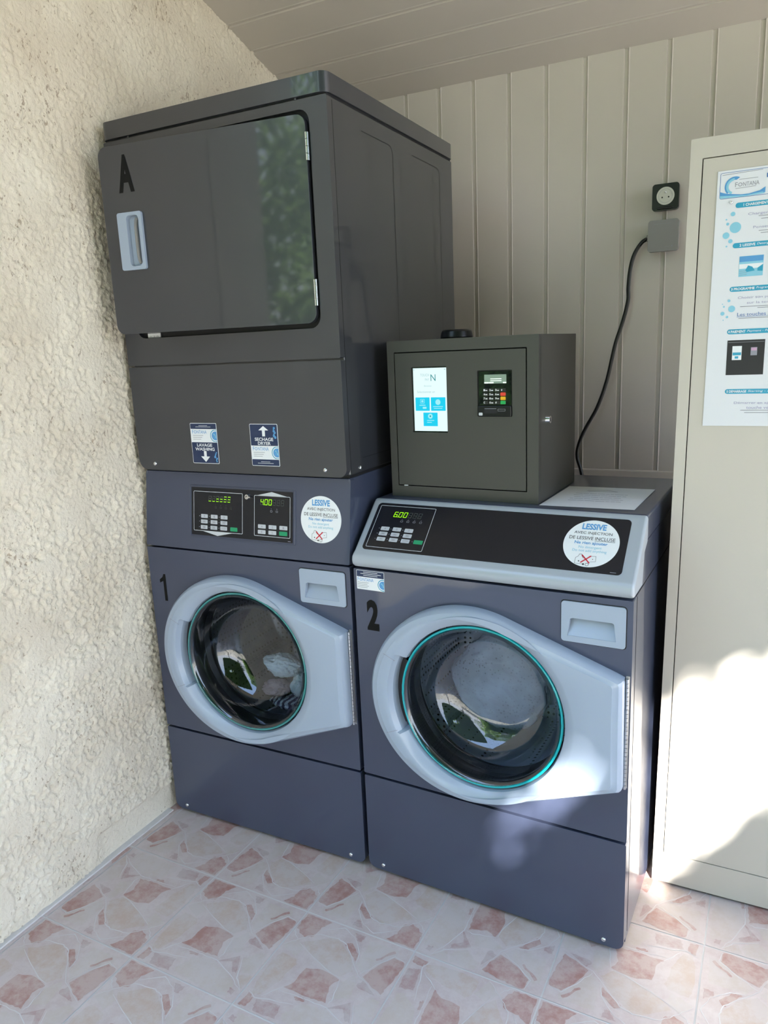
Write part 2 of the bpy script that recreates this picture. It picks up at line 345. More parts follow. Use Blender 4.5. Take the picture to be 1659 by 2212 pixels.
# floor
bm = bmesh.new(); box(bm, -.35, 3.8, -2.3, YB+.12, -.12, -.0012, 1)
PT = .304; rt = random.Random(21)
def tile_xy(c, r, u, v):
    X = (c+u)*PT+.018; Y = (r+v)*PT-.197
    return X+.015*Y, Y-.018*X
def rough_edge(poly, amp, closed=True):
    out = []
    for a, b in zip(poly, poly[1:]+(poly[:1] if closed else [])):
        for k in range(4):
            t_ = k/4; w_ = 0 if k == 0 else amp
            out.append((a[0]+(b[0]-a[0])*t_+rt.uniform(-w_, w_), a[1]+(b[1]-a[1])*t_+rt.uniform(-w_, w_)))
    if not closed: out.append(poly[-1])
    return out
NJ = {k: [rough_edge(q, .0075) for q in v] for k, v in SHARDS.items()}; NV = [rough_edge(q, .006, False) for q in VEINS]
TRI = {}
def tris(key, q):
    if key not in TRI:
        b_ = bmesh.new(); fill2d(b_, [q], Matrix.Identity(4)); b_.verts.index_update()
        TRI[key] = [tuple(v_.index for v_ in f_.verts) for f_ in b_.faces]; b_.free()
    return TRI[key]
def turn(q, k):
    for _ in range(k): q = [(1-v_, u_) for u_, v_ in q]
    return q
ROT = {(0, 0): 0, (1, 0): 0, (2, 0): 0, (0, -1): 0, (1, -1): 2, (2, -1): 2, (0, -2): 2, (3, -1): 1, (1, -2): 2}
for c_ in range(-1, 13):
    for r_ in range(-7, 4):
        g_ = .0052; k_ = (ROT.get((c_, r_), rt.choice((0, 2, 2, 1, 3)))+2) % 4
        def face(q, z, mi, key=None):
            vs_ = [bm.verts.new((*tile_xy(c_, r_, u_, v_), z)) for u_, v_ in turn(q, k_ if key else 0)]
            for tri in (tris(key, q) if key else [(0, 1, 2, 3)]):
                f_ = bm.faces.new([vs_[i] for i in tri]); f_.material_index = mi
        face([(g_*1.2, g_*1.2), (1-g_*1.2, g_*1.2), (1-g_*1.2, 1-g_*1.2), (g_*1.2, 1-g_*1.2)], -.0004, 0)
        near = -1 <= c_ <= 7 and r_ >= -5
        if not near: continue
        for (kind, mi, z) in (('beige', 5, -.0003), ('sand', 4, -.00025), ('rose', 3, -.0002), ('pink', 2, -.0001)):
            for n_, q in enumerate(NJ[kind]): face(q, z, mi, (kind, n_))
        for n_, q in enumerate(NV):
            L_ = []; R_ = []
            for i_, p_ in enumerate(q):
                a_ = Vector(q[max(i_-1, 0)]); b_ = Vector(q[min(i_+1, len(q)-1)]); d_ = (b_-a_).normalized(); w_ = .0042*(1-.7*abs(2*i_/(len(q)-1)-1))
                L_.append((p_[0]-d_.y*w_, p_[1]+d_.x*w_)); R_.append((p_[0]+d_.y*w_, p_[1]-d_.x*w_))
            face(L_+R_[::-1], 0.0, 6, ('vein', n_))
me = bpy.data.meshes.new('floor'); bm.normal_update()
for f in bm.faces:
    if f.normal.z < 0 and f.calc_center_median().z > -.001: f.normal_flip()
bm.to_mesh(me); bm.free()
for m_ in TILES: me.materials.append(m_)
fl = bpy.data.objects.new('floor', me); link(fl); tag(fl, 'beige and terracotta shard patterned floor tiles', kind='structure')
bm = bmesh.new(); box(bm, -30, 30, -30, 30, -.30, -.13); tag(build('ground', bm, M['ground']), 'garden ground beyond the tiled terrace', kind='structure')
bm = bmesh.new(); box(bm, -.03, -.003, -.80, -.01, -.001, .004); tag(build('trim_3', bm, TILES[1], bevel=.0015), 'pale mortar joint along the foot of the rough wall', kind='structure')
# back wall: vertical boards with recessed joints
def board_profile(x0, x1, pitch, off, gw=.011, gd=.0045):
    pts = []; x = off
    while x > x0: x -= pitch
    pts.append((x0, 0))
    x += pitch
    while x < x1-.02:
        pts += [(x-gw/2-.002, 0), (x-gw/2, gd), (x+gw/2, gd), (x+gw/2+.0015, 0), (x+gw/2+.003, -.0012), (x+gw/2+.006, 0)]
        x += pitch
    pts.append((x1, 0)); return pts
def boards(bm, prof, A, B, N):
    """prof (s, depth); A(s) and B(s) are the two ends of the line, N the push-back direction"""
    va = [bm.verts.new(A(s)+N*d) for s, d in prof]; vb = [bm.verts.new(B(s)+N*d) for s, d in prof]
    for i in range(len(prof)-1): bm.faces.new((va[i], va[i+1], vb[i+1], vb[i]))
bm = bmesh.new()
boards(bm, board_profile(-.3, 3.8, .1276, .3765), lambda s: Vector((s, YB, .95)), lambda s: Vector((s, YB, 2.40)), Vector((0, 1, 0)))
box(bm, -.3, 3.8, YB+.012, YB+.13, -.02, 2.42)
tag(build('wall_back', bm, M['board']), 'pale cream vertical board wall', kind='structure')
bm = bmesh.new(); box(bm, -.3, 3.8, YB-.012, YB+.012, .905, .950)
tag(build('trim_1', bm, M['board'], bevel=.004), 'painted trim under the wall boards', kind='structure')
bm = bmesh.new(); box(bm, -.3, 3.8, YB, YB+.012, 0, .905)
tag(build('trim_2', bm, M['plaster']), 'plain wall base below the boards', kind='structure')
# sloping ceiling, boards along x
bm = bmesh.new(); sd_ = Vector((0, -1, -SL)).normalized(); nn = Vector((0, SL, -1)).normalized()*-1
o0 = Vector((0, YB, 2.287)); Ls = 2.25
prof = board_profile(-.1, Ls, .131, .115)
boards(bm, prof, lambda s: Vector((-.3, 0, 0))+o0+sd_*s, lambda s: Vector((3.8, 0, 0))+o0+sd_*s, nn)
v = [Vector((x, 0, 0))+o0+sd_*s+nn*d for x in (-.4, 3.8) for s in (-.2, Ls) for d in (.008, .16)]
vs = [bm.verts.new(q) for q in v]
for f in ((0, 1, 3, 2), (4, 6, 7, 5), (0, 4, 5, 1), (2, 3, 7, 6), (0, 2, 6, 4), (1, 5, 7, 3)): bm.faces.new([vs[i] for i in f])
tag(build('ceiling', bm, M['boardc']), 'sloping grey beige boarded ceiling', kind='structure')
# left wall: rough trowelled render, truly displaced
def vnoise(y, z, cell, seed):
    rs = np.random.RandomState(seed); G = rs.rand(512, 512)
    a = y/cell+200; b = z/cell+50; ia = np.floor(a).astype(int); ib = np.floor(b).astype(int); fa = a-ia; fb = b-ib
    fa = fa*fa*(3-2*fa); fb = fb*fb*(3-2*fb)
    g = lambda i, j: G[i % 512, j % 512]
    return (g(ia, ib)*(1-fa)+g(ia+1, ib)*fa)*(1-fb)+(g(ia, ib+1)*(1-fa)+g(ia+1, ib+1)*fa)*fb
Y0, Y1, st = -.80, YB+.02, .0036
ys = np.arange(Y0, Y1, st); zs = np.arange(-.01, 2.92, st); YY, ZZ = np.meshgrid(ys, zs, indexing='ij')
wy = YY+.010*vnoise(YY, ZZ, .03, 9)+.35*ZZ*0; wz = ZZ+.010*vnoise(YY, ZZ, .03, 8)
ry_ = wy+.45*wz; rz_ = wz-.45*wy
h = .28*np.abs(2*vnoise(ry_*1.5, rz_, .016, 1)-1)+.62*vnoise(wy, wz, .0115, 2)+.58*vnoise(wy, wz, .0064, 3)+.32*vnoise(ry_, rz_, .0042, 11)+.30*vnoise(wy, wz, .05, 4)
h = h-h.min(); h = h/h.max()
flat = np.clip((vnoise(YY, ZZ, .045, 5)+.3*vnoise(YY, ZZ, .02, 6)-.78)/.12, 0, 1)
h = h*(1-flat)+flat*.62
h = np.minimum(h, .74)
amp = .021*(1-.5*np.clip((ZZ-.9)/1.0, 0, 1))
strip = np.clip((.085+.02*vnoise(YY, ZZ, .05, 7)-ZZ)/.012, 0, 1)*np.clip((YY+.30)/.03, 0, 1)
h = h*(1-strip)+strip*.25
XX = -.028+h*amp
nY, nZ = YY.shape
verts = np.stack([XX, YY, ZZ], -1).reshape(-1, 3)
idx = np.arange(nY*nZ).reshape(nY, nZ)
quads = np.stack([idx[:-1, :-1], idx[1:, :-1], idx[1:, 1:], idx[:-1, 1:]], -1).reshape(-1, 4)
me = bpy.data.meshes.new('wall_left'); me.vertices.add(len(verts)); me.vertices.foreach_set('co', verts.ravel())
me.loops.add(quads.size); me.loops.foreach_set('vertex_index', quads.ravel().astype(np.int32))
me.polygons.add(len(quads)); me.polygons.foreach_set('loop_start', np.arange(0, quads.size, 4, dtype=np.int32)); me.polygons.foreach_set('loop_total', np.full(len(quads), 4, dtype=np.int32))
me.update(); me.polygons.foreach_set('use_smooth', [True]*len(quads)); me.materials.append(M['render']); me.materials.append(M['plaster'])
wall = bpy.data.objects.new('wall_left', me); link(wall); tag(wall, 'rough cream rendered wall', kind='structure')
bm = bmesh.new(); box(bm, -.30, -.026, Y0, YB+.02, -.02, 2.95); box(bm, -.30, -.014, -1.22, Y0+.004, -.02, 3.05); build('wall_core', bm, M['render'], wall)

# ------------------------------------------------------------------ washer pieces shared by both machines
W = .683
FR = frame((0, 0, 0))
def hull(pts):
    pts = sorted(set(pts)); 
    def half(ps):
        o = []
        for p in ps:
            while len(o) > 1 and (o[-1][0]-o[-2][0])*(p[1]-o[-2][1])-(o[-1][1]-o[-2][1])*(p[0]-o[-2][0]) <= 0: o.pop()
            o.append(p)
        return o
    a = half(pts); b = half(pts[::-1]); return a[:-1]+b[:-1]
RC = (.339, .560)
OUT = hull(circ(.312, .558, .259, 180, .247)+circ(.664, .688, .007, 12)+circ(.666, .440, .007, 12))
def ray_hull(th):
    d = (math.cos(th), math.sin(th)); best = 0
    for (a, b) in zip(OUT, OUT[1:]+OUT[:1]):
        ex, ey = b[0]-a[0], b[1]-a[1]; den = d[0]*ey-d[1]*ex
        if abs(den) < 1e-12: continue
        ax, ay = a[0]-RC[0], a[1]-RC[1]
        t = (ax*ey-ay*ex)/den; u = (ax*d[1]-ay*d[0])/den
        if t > 0 and -1e-9 <= u <= 1+1e-9: best = max(best, t)
    return best
def washer_door(root, glass, seal, bright):
    N = 240; ths = [2*PI*i/N for i in range(N)]
    # sample the two sharp corners exactly
    for cx_, cz_ in ((.671, .694), (.673, .433)):
        a = math.atan2(cz_-RC[1], cx_-RC[0]) % (2*PI); k = min(range(N), key=lambda i: abs(ths[i]-a)); ths[k] = a
    bm = bmesh.new(); rings = []
    spec = [('o', .000, .002), ('o', .000, -.020), ('o', .003, -.030), ('o', .009, -.0365), ('o', .020, -.0385), ('o', .0225, -.0400), ('mix', .5, -.0405), ('r', .2330, -.0405), ('r', .2275, -.0385), ('r', .2130, -.0310), ('r', .2085, -.0260), ('r', .2060, -.0120), ('r', .2050, .004)]
    for kind, v_, y in spec:
        ring = []
        for th in ths:
            Ro = ray_hull(th); deg = math.degrees(th)
            notch = 1.0 if 152 < deg < 206 else 0.0
            if kind == 'o': R_ = Ro-v_
            elif kind == 'mix': R_ = .5*(Ro-.0225)+.5*.2330
            else: R_ = v_+notch*(.016 if v_ < .215 else .006)
            R_ = min(R_, Ro-.004) if kind != 'o' else R_
            ring.append(bm.verts.new((RC[0]+R_*math.cos(th), y, RC[1]+R_*math.sin(th))))
        rings.append(ring)
    for a, b in zip(rings, rings[1:]):
        for i in range(N):
            j = (i+1) % N; bm.faces.new((a[i], a[j], b[j], b[i]))
    door = build('washer_door', bm, M['light'], root, smooth=True, ang=28)
    tag(door, 'light grey teardrop shaped door surround')
    # grip piece let into the left of the door: two fine joints
    A = Art(frame((0, -.0405, 0)))
    for deg, l0, l1 in ((156, .228, .262), (204, .228, .262)):
        t_ = math.radians(deg)
        A.line('grip_joint#%d' % deg, M['inkgrey'], [(RC[0]+l0*math.cos(t_), RC[1]+l0*math.sin(t_)), (RC[0]+l1*math.cos(t_), RC[1]+(l1)*math.sin(t_))], .0012)
    A.finish(door)
    bm = bmesh.new()
    a0, a1 = math.radians(157), math.radians(203); n = 30; rr_ = [[], []]
    for i in range(n+1):
        t_ = a0+(a1-a0)*i/n
        rr_[0].append(bm.verts.new((RC[0]+.203*math.cos(t_), -.003, RC[1]+.203*math.sin(t_)))); rr_[1].append(bm.verts.new((RC[0]+.226*math.cos(t_), -.003, RC[1]+.226*math.sin(t_))))
    for i in range(n): bm.faces.new((rr_[0][i], rr_[0][i+1], rr_[1][i+1], rr_[1][i]))
    build('grip_recess', bm, M['rubber'], door)
    tube('door_seal', [(RC[0]+.2005*math.cos(2*PI*i/64), -.018, RC[1]+.2005*math.sin(2*PI*i/64)) for i in range(64)], 0.0032, seal, door, closed=True, res=1, seg=10)
    bm = None
    lathe_y('inner_ring', [(.2035, -.012), (.198, -.014), (.194, -.010), (.192, .004)], RC[0], RC[1], M['rubber'], door)
    gl = lathe_y('glass', [(.197, -.020), (.1955, -.024), (.191, -.022), (.187, -.012), (.182, .010), (.174, .035), (.162, .060), (.146, .080), (.124, .094), (.098, .101), (.06, .105), (0, .106)], RC[0], RC[1], glass, door, n=128, ang=80)
    # piano hinge down the right edge
    hb = bmesh.new(); box(hb, .6735, .6745, -.012, -.002, .434, .694)
    for i in range(26):
        z0 = .435+i*.01; n8 = 8
        va = [[hb.verts.new((.6755+.0032*math.cos(2*PI*k/n8), -.0105+.0032*math.sin(2*PI*k/n8), z)) for k in range(n8)] for z in (z0, z0+.0088)]
        for k in range(n8): hb.faces.new((va[0][k], va[0][(k+1) % n8], va[1][(k+1) % n8], va[1][k]))
        hb.faces.new(va[0][::-1]); hb.faces.new(va[1])
    box(hb, .671, .679, -.0015, .0005, .432, .696)
    build('door_hinge', hb, M['steel'], root)
    # rubber bellows and drum behind the glass
    lathe_y('bellows', [(.212, .012), (.205, .015), (.200, .040), (.206, .055), (.198, .070), (.203, .085), (.212, .092)], RC[0], RC[1], M['rubber'], root)
    dr = lathe_y('drum', [(.204, .090), (.235, .100), (.245, .112), (.245, .42), (.235, .435), (.20, .44)], RC[0], RC[1], M['drum'] if bright else M['drumdark'], root, ang=50)
    lathe_y('drum_back', [(.20, .44), (.17, .432), (.12, .43), (.10, .422), (.05, .418), (0, .417)], RC[0], RC[1], M['drumback'] if bright else M['drumdark'], dr, ang=50)
    for k in range(3):
        t_ = math.radians(100+120*k)
        bm = bmesh.new(); c_, s_ = math.cos(t_), math.sin(t_); px, pz = -s_, c_; V = []
        for y in (.13, .41):
            for (rad, off) in ((.244, -.035), (.20, -.010), (.195, 0), (.20, .010), (.244, .035)):
                V.append(bm.verts.new((RC[0]+c_*rad+px*off, y, RC[1]+s_*rad+pz*off)))
        for i in range(4): bm.faces.new((V[i], V[i+1], V[i+6], V[i+5]))
        bm.faces.new(V[:5]); bm.faces.new(V[5:][::-1])
        build('drum_paddle', bm, M['drum'] if bright else M['drumdark'], dr, smooth=True, ang=40)
    return door
def dispenser(root):
    L = rr(.5305, .756, .6675, .848, .007); hole = [(.544, .770), (.648, .770), (.643, .8085), (.640, .811), (.555, .811), (.550, .8085)]
    d = plate('dispenser_drawer', [L, hole], .012, M['light'], root, FR, .0035, bevel=.002)
    bm = bmesh.new(); q = [(.5435, -.0025, .7695), (.6485, -.0025, .7695), (.6485, .009, .788), (.6485, .020, .8118), (.5435, .020, .8118), (.5435, .009, .788)]
    vs = [bm.verts.new(p_) for p_ in q]; bm.faces.new((vs[0], vs[1], vs[2], vs[5])); bm.faces.new((vs[5], vs[2], vs[3], vs[4]))
    build('grip_hollow', bm, M['light'], d, smooth=True, ang=60)
    b = plate('drawer_gap', [rr(.5285, .754, .6695, .850, .008), rr(.5425, .7685, .6495, .8125, .002)], .002, M['black'], d, FR, .0003)
    return d
def kick_panel(root):
    k = plate('kick_panel', [rr(.002, .010, W-.002, .2885, (.022, .022, .003, .003))], .03, M['paint'], root, FR, 0, bevel=.005, seg=3)
    for x in (.047, W-.047): screw(k, x, 0, .026)
def front_panel(root, top=.8635):
    return plate('front_panel', [rr(.0015, .2955, W-.0015, top, .003), circ(RC[0], RC[1], .214, 96), rr(.5428, .7688, .6492, .8122, .002)], .024, M['paint'], root, FR, 0, bevel=.004, seg=3)
def shell(bm, x0, x1, y0, y1, z0, z1, hole=None):
    """cabinet walls, open at the front"""
    t = .004
    box(bm, x0, x0+t, y0, y1, z0, z1); box(bm, x1-t, x1, y0, y1, z0, z1); box(bm, x0+t, x1-t, y1-t, y1, z0, z1); box(bm, x0+t, x1-t, y0, y1-t, z0, z0+t); box(bm, x0+t, x1-t, y0, y1-t, z1-t, z1)
SEG = {'0': 'abcdef', '4': 'bcfg', '6': 'acdefg', '8': 'abcdefg', '.': '', '_': 'd', '=': 'dg', '3': 'adg', 'c': 'deg'}
def segs(A, layer, mat, ch, u, v, w, h, only=None, n=.0005):
    t = w*.17; sl = .12*h
    def X(x, y): return (u+x+sl*y/h, v+y)
    G = {'a': [(t*.6, h-t), (w-t*.6, h-t), (w-t*.3, h), (t*.3, h)], 'd': [(t*.3, 0), (w-t*.3, 0), (w-t*.6, t), (t*.6, t)], 'g': [(t*.6, h/2-t/2), (w-t*.6, h/2-t/2), (w-t*.6, h/2+t/2), (t*.6, h/2+t/2)],
         'b': [(w-t, h/2+t*.3), (w, h/2+t*.3), (w, h-t*.3), (w-t, h-t)], 'c': [(w-t, t), (w, t*.3), (w, h/2-t*.3), (w-t, h/2-t*.3)], 'f': [(0, h/2+t*.3), (t, h/2+t*.3), (t, h-t), (0, h-t*.3)], 'e': [(0, t*.3), (t, t), (t, h/2-t*.3), (0, h/2-t*.3)]}
    for s_ in SEG[ch]:
        A.loops(layer, mat, [[X(*p_) for p_ in G[s_]]], n)
def display(A, u0, v0, w, h, chars, pitch, dot_after=None):
    for i, ch in enumerate(chars):
        segs(A, 'unlit_segments', M['leddim'], '8', u0+i*pitch, v0, w, h, n=.0007)
        if ch != ' ': segs(A, 'lit_digits', M['led'], ch, u0+i*pitch, v0, w, h, n=.0009)
    if dot_after is not None: A.rect('lit_digits', M['led'], u0+dot_after*pitch+w*1.02, v0, u0+dot_after*pitch+w*1.25, v0+w*.2, .0009)
def button(parent, F, u, v, w, h, mat, icon=None, glyph=None):
    b = plate('button', [rr(u-w/2, v-h/2, u+w/2, v+h/2, .0018, 3)], .001, mat, parent, F, .0014)
    if icon:
        A = Art(F); kind = icon
        if kind == 'g': A.text('button_symbol', M['inkgrey'], glyph, u-.0022, v-.0026, u+.0022, v+.0026, .0017, bold=.01)
        elif kind == 'i':
            for k in range(2): A.line('button_symbol', M['inkgrey'], [(u-w*.24, v+.0018-k*.0036), (u+w*.24, v+.0018-k*.0036)], .0009, .0017)
            A.line('button_symbol', M['inkgrey'], [(u-w*.14, v), (u+w*.14, v)], .0012, .0017)
        elif kind == 't': A.outline('button_symbol', M['inkgrey'], u-w*.28, v-.0022, u+w*.28, v+.0022, .0008, .0006, .0017)
        A.finish(b)
    return b
def detergent_sticker(parent, F, cx, cy, name='round_sticker'):
    R0 = .0605
    s = plate(name, [circ(cx, cy, R0, 72)], .0003, M['white'], parent, F, .0009)
    A = Art(F @ Matrix.Translation((cx, cy, .0009)))
    A.text('blue_lettering', M['sky'], 'LESSIVE', -.0265, .0350, .0265, .0510, .0003, bold=.035)
    A.text('black_lettering', M['inkblack'], 'AVEC INJECTION', -.0415, .0210, .0415, .0300, .0003)
    A.text('black_lettering', M['inkblack'], 'DE LESSIVE', -.0500, .0085, .0030, .0170, .0003)
    A.text('black_lettering', M['inkblack'], 'INCLUSE', .0070, .0085, .0500, .0170, .0003)
    A.line('black_lettering', M['inkblack'], [(.0070, .0066), (.0500, .0066)], .0008, .0003)
    A.text('blue_lettering#2', M['sky'], 'Ne rien ajouter', -.0360, -.0055, .0360, .0045, .0003, bold=.02)
    A.text('pale_lettering', M['palecyan'], 'No detergent', -.0250, -.0155, .0250, -.0075, .0003)
    A.text('pale_lettering', M['palecyan'], 'Do not add anything', -.0370, -.0245, .0370, -.0165, .0003)
    # crossed-out bottle and carton
    A.line('bottle_drawing', M['inkblack'], [(-.019, -.0290), (-.021, -.0350), (-.026, -.0390), (-.026, -.0530), (-.008, -.0540)], .0007, .0003)
    A.line('bottle_drawing', M['inkblack'], [(-.019, -.0290), (-.014, -.0290), (-.013, -.0340), (-.009, -.0390)], .0007, .0003)
    A.line('bottle_drawing', M['inkblack'], [(.002, -.0330), (.017, -.0320), (.018, -.0450), (.006, -.0470)], .0006, .0003)
    A.circle('bottle_drawing', M['inkblack'], -.018, -.0470, .0015, .0003); A.circle('bottle_drawing', M['inkblack'], .011, -.040, .001, .0003)
    A.circle('bottle_drawing', M['inkblack'], -.007, -.0540, .0022, .0003); A.loops('bottle_drawing', M['inkblack'], [circ(.001, -.0540, .0040, 20), circ(.001, -.0540, .0031, 20)], .0003)
    A.line('red_cross', M['red'], [(-.013, -.0315), (.005, -.0500)], .0028, .0005); A.line('red_cross', M['red'], [(.006, -.0325), (-.013, -.0500)], .0028, .0005)
    A.finish(s); return s
def brand(A, u, v, s, lay='blue_grey_lettering', mat=None, n=.0004):
    mat = mat or M['sky']
    A.text(lay, mat, 'F', u, v, u+s*.10, v+s*.20, n); A.loops(lay, mat, [circ(u+s*.21, v+s*.09, s*.085, 24), circ(u+s*.21, v+s*.09, s*.060, 24)], n)
    A.text(lay, mat, 'NTANA', u+s*.33, v, u+s*1.0, v+s*.18, n)
def machine_drawing(A, cu, cv, r, u1, v0, v1):
    """round blue washer window cut by the sticker's right edge"""
    def cl(pts): return [(min(p_[0], u1), min(max(p_[1], v0), v1)) for p_ in pts]
    def half(rad): return [(cu+rad*math.cos(PI/2+PI*i/20), cv+rad*math.sin(PI/2+PI*i/20)) for i in range(21)]
    A.loops('blue_drawing', M['cyanp'], [cl(half(r))+[(u1, cv-r), (u1, cv+r)] if r+cu > u1 else cl(half(r))], .0004)
    A.loops('pale_drawing', M['white'], [cl(half(r*.86))+[(u1, cv-r*.86), (u1, cv+r*.86)]], .0006)
    A.loops('teal_drawing', M['sky'], [cl(half(r*.70))+[(u1, cv-r*.7), (u1, cv+r*.7)]], .0008)
    A.line('pale_highlight', M['palecyan'], [(cu-r*.3, cv+r*.3), (cu, cv+r*.1), (cu+r*.1, cv-r*.3)], r*.16, .0010)
def arrow_sticker(parent, F, u0, v0, u1, v1, up):
    s = plate('arrow_sticker', [rr(u0, v0, u1, v1, .003, 4)], .0003, M['white'], parent, F, .0006)
    A = Art(F @ Matrix.Translation((0, 0, .0006))); w = u1-u0; h = v1-v0; e = .0014
    if up: b0, b1 = v0+h*.485, v1-e; t0, t1 = v0+e, v0+h*.16; c0, c1 = v0+h*.17, v0+h*.475
    else: b0, b1 = v0+e, v0+h*.525; t0, t1 = v1-h*.145, v1-e; c0, c1 = v0+h*.535, v1-h*.155
    A.rect('navy_field', M['navy'], u0+e, b0, u1-e, b1, .0004, r=.002); A.rect('navy_field', M['navy'], u0+e, t0, u1-e, t1, .0004, r=.0015)
    for k, q in enumerate((.62, .38)): A.line('white_lettering', M['white'], [(u0+w*(.34-.12*k), t0+(t1-t0)*q), (u1-w*(.34-.12*k), t0+(t1-t0)*q)], .0010, .0008)
    cx = (u0+u1)/2
    if up:
        A.loops('white_arrow', M['white'], [[(cx-.0045, b0+.0245), (cx+.0045, b0+.0245), (cx+.0045, b0+.040), (cx+.0155, b0+.040), (cx, b1-.004), (cx-.0155, b0+.040), (cx-.0045, b0+.040)]], .0008)
        A.text('white_lettering', M['white'], 'SECHAGE', cx-.029, b0+.0125, cx+.029, b0+.0210, .0008, bold=.02); A.text('white_lettering', M['white'], 'DRYER', cx-.020, b0+.0020, cx+.020, b0+.0105, .0008, bold=.02)
        for k in range(7): A.circle('blue_bubble#%d' % k, M['sky'], u1-.007-.006*random.random(), b0+.022+.004*k, .0018+.002*random.random(), .0006)
    else:
        A.loops('white_arrow', M['white'], [[(cx+.0045, b0+.033), (cx-.0045, b0+.033), (cx-.0045, b0+.018), (cx-.0155, b0+.018), (cx, b0+.003), (cx+.0155, b0+.018), (cx+.0045, b0+.018)]], .0008)
        A.text('white_lettering', M['white'], 'LAVAGE', cx-.026, b1-.0115, cx+.026, b1-.003, .0008, bold=.02); A.text('white_lettering', M['white'], 'WASHING', cx-.033, b1-.0225, cx+.033, b1-.0140, .0008, bold=.02)
        for k in range(7): A.circle('blue_bubble#%d' % k, M['sky'], u1-.006-.007*random.random(), b0+.005+.004*k, .0018+.002*random.random(), .0006)
    brand(A, u0+.006, c1-.0115, .050); ch = c1-c0
    machine_drawing(A, u1-.006, (c0+c1)/2, ch*.5, u1-e, c0+.001, c1-.001)
    for k in range(3): A.line('small_print', M['inkgrey'], [(u0+.008, c1-.0165-.005*k), (u0+.043-(.004*k), c1-.0165-.005*k)], .0011, .0005)
    A.finish(s); return s

# ------------------------------------------------------------------ machine 1: stacked dryer over washer
m1 = empty('stacked_laundry_machine', (0, 0, 0), 0, 'tall dark grey stacked dryer over washer marked A and 1, against the rough wall', 'washing machine')
# washer body
bm = bmesh.new(); shell(bm, .004, W-.004, .028, .72, .012, 1.085); build('washer_body', bm, M['paint'], m1, bevel=.002)
for x in (.06, W-.06):
    for y in (.09, .65):
        lathe = bmesh.new(); bmesh.ops.create_cone(lathe, cap_ends=True, segments=16, radius1=.022, radius2=.016, depth=.014, matrix=Matrix.Translation((x, y, .007))); build('foot', lathe, M['rubber'], m1)
front_panel(m1); kick_panel(m1); dispenser(m1)
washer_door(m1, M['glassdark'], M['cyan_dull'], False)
# side panel wrap line
mbox('side_seam', M['black'], m1, W-.0042, W-.0036, .045, .0465, .03, 1.08)
# leaning control fascia
p0 = Vector((0, 0, .869)); p1 = Vector((0, .030, 1.088)); vdir = (p1-p0).normalized(); ndir = Vector((1, 0, 0)).cross(vdir)
F1 = frame(p0, (1, 0, 0), vdir)
cp = plate('control_fascia', [rr(.002, .000, W-.001, .2165, .004)], .020, M['paint'], m1, F1, 0, bevel=.006, seg=4)
bm = bmesh.new()
vs = [bm.verts.new(q) for q in [(x, y, z) for x in (.003, W-.003) for (y, z) in ((.016, .872), (.06, .872), (.06, 1.084), (.046, 1.084))]]
for f in ((0, 1, 2, 3), (7, 6, 5, 4), (0, 4, 5, 1), (1, 5, 6, 2), (2, 6, 7, 3), (3, 7, 4, 0)): bm.faces.new([vs[i] for i in f])
build('fascia_return', bm, M['paint'], cp)
# raised surround and black control plate
plate('control_surround', [rr(.1655, .0365, .5195, .1825, .004), rr(.1690, .0400, .5160, .1790, .003)], .003, M['paint'], cp, F1, .0022, bevel=.0012)
pl = plate('control_plate', [rr(.1725, .0430, .5110, .1765, .0015)], .001, M['panel'], cp, F1, .0010)
A = Art(F1)
A.outline('pale_frame', M['whitegrey'], .1800, .0549, .3495, .1660, .0013, .003, .0013)
A.outline('pale_frame', M['whitegrey'], .3880, .0545, .5035, .1637, .0013, .003, .0013)
A.loops('pale_frame', M['whitegrey'], [[(.2125, .0550), (.3141, .0550), (.2639, .0441)]], .0013)
A.loops('pale_frame', M['whitegrey'], [[(.3930, .1627), (.4985, .1627), (.4449, .1741)]], .0013)
for i, ch in enumerate('__==33'):
    segs(A, 'unlit_segments', M['leddim'], '8', .2325+i*.0131, .1390, .0100, .0155, n=.0014); segs(A, 'lit_digits', M['led'], ch, .2325+i*.0131, .1390, .0100, .0155, n=.0016)
for i, ch in enumerate('400   '):
    segs(A, 'unlit_segments#2', M['leddim'], '8', .4080+i*.0131, .1385, .0100, .0160, n=.0014)
    if ch != ' ': segs(A, 'lit_digits#2', M['led'], ch, .4080+i*.0131, .1385, .0100, .0160, n=.0016)
A.circle('lit_digits#2', M['led'], .4195, .1393, .0010, .0016, 10)
for x in (.2582, .2753, .2933, .3108, .4436, .4613):
    A.outline('pale_symbols#%d' % (x > .35), M['leddim'] if x not in (.3108, .4436, .4613) else M['inkgrey'], x-.0032, .1205, x+.0032, .1255, .0008, .0008, .0014)
    A.line('pale_symbols#%d' % (x > .35), M['inkgrey'], [(x-.0012, .1295), (x+.0012, .1295)], .0010, .0014)
A.line('small_print', M['inkgrey'], [(.497, .0465), (.505, .0465)], .0012, .0013)
A.finish(pl)
for (u, v, g) in ((.2181, .0970, 'g4'), (.2525, .0970, 'g8'), (.2866, .0970, 'g3'), (.2175, .0817, 'i'), (.2517, .0817, 'i'), (.2859, .0817, 'i'), (.2168, .0661, 'i'), (.2510, .0661, 'i'), (.2852, .0663, 't')):
    button(pl, F1, u, v, .0235, .0105, M['key'], g[0], g[1:])
    bt = Art(F1); bt.circle('key_light', M['inkgrey'], u-.0165, v, .0012, .0014, 10); bt.finish(pl)
tag(button(pl, F1, .3199, .0660, .0240, .0110, M['green']), 'green start key')
for (u, v, g) in ((.4132, .0808, 'g4'), (.4477, .0808, 'g2'), (.4822, .0810, 'g1'), (.4126, .0660, 'g8'), (.4471, .0660, 'g0')):
    button(pl, F1, u, v, .0250, .0105, M['key'], g[0], g[1:])
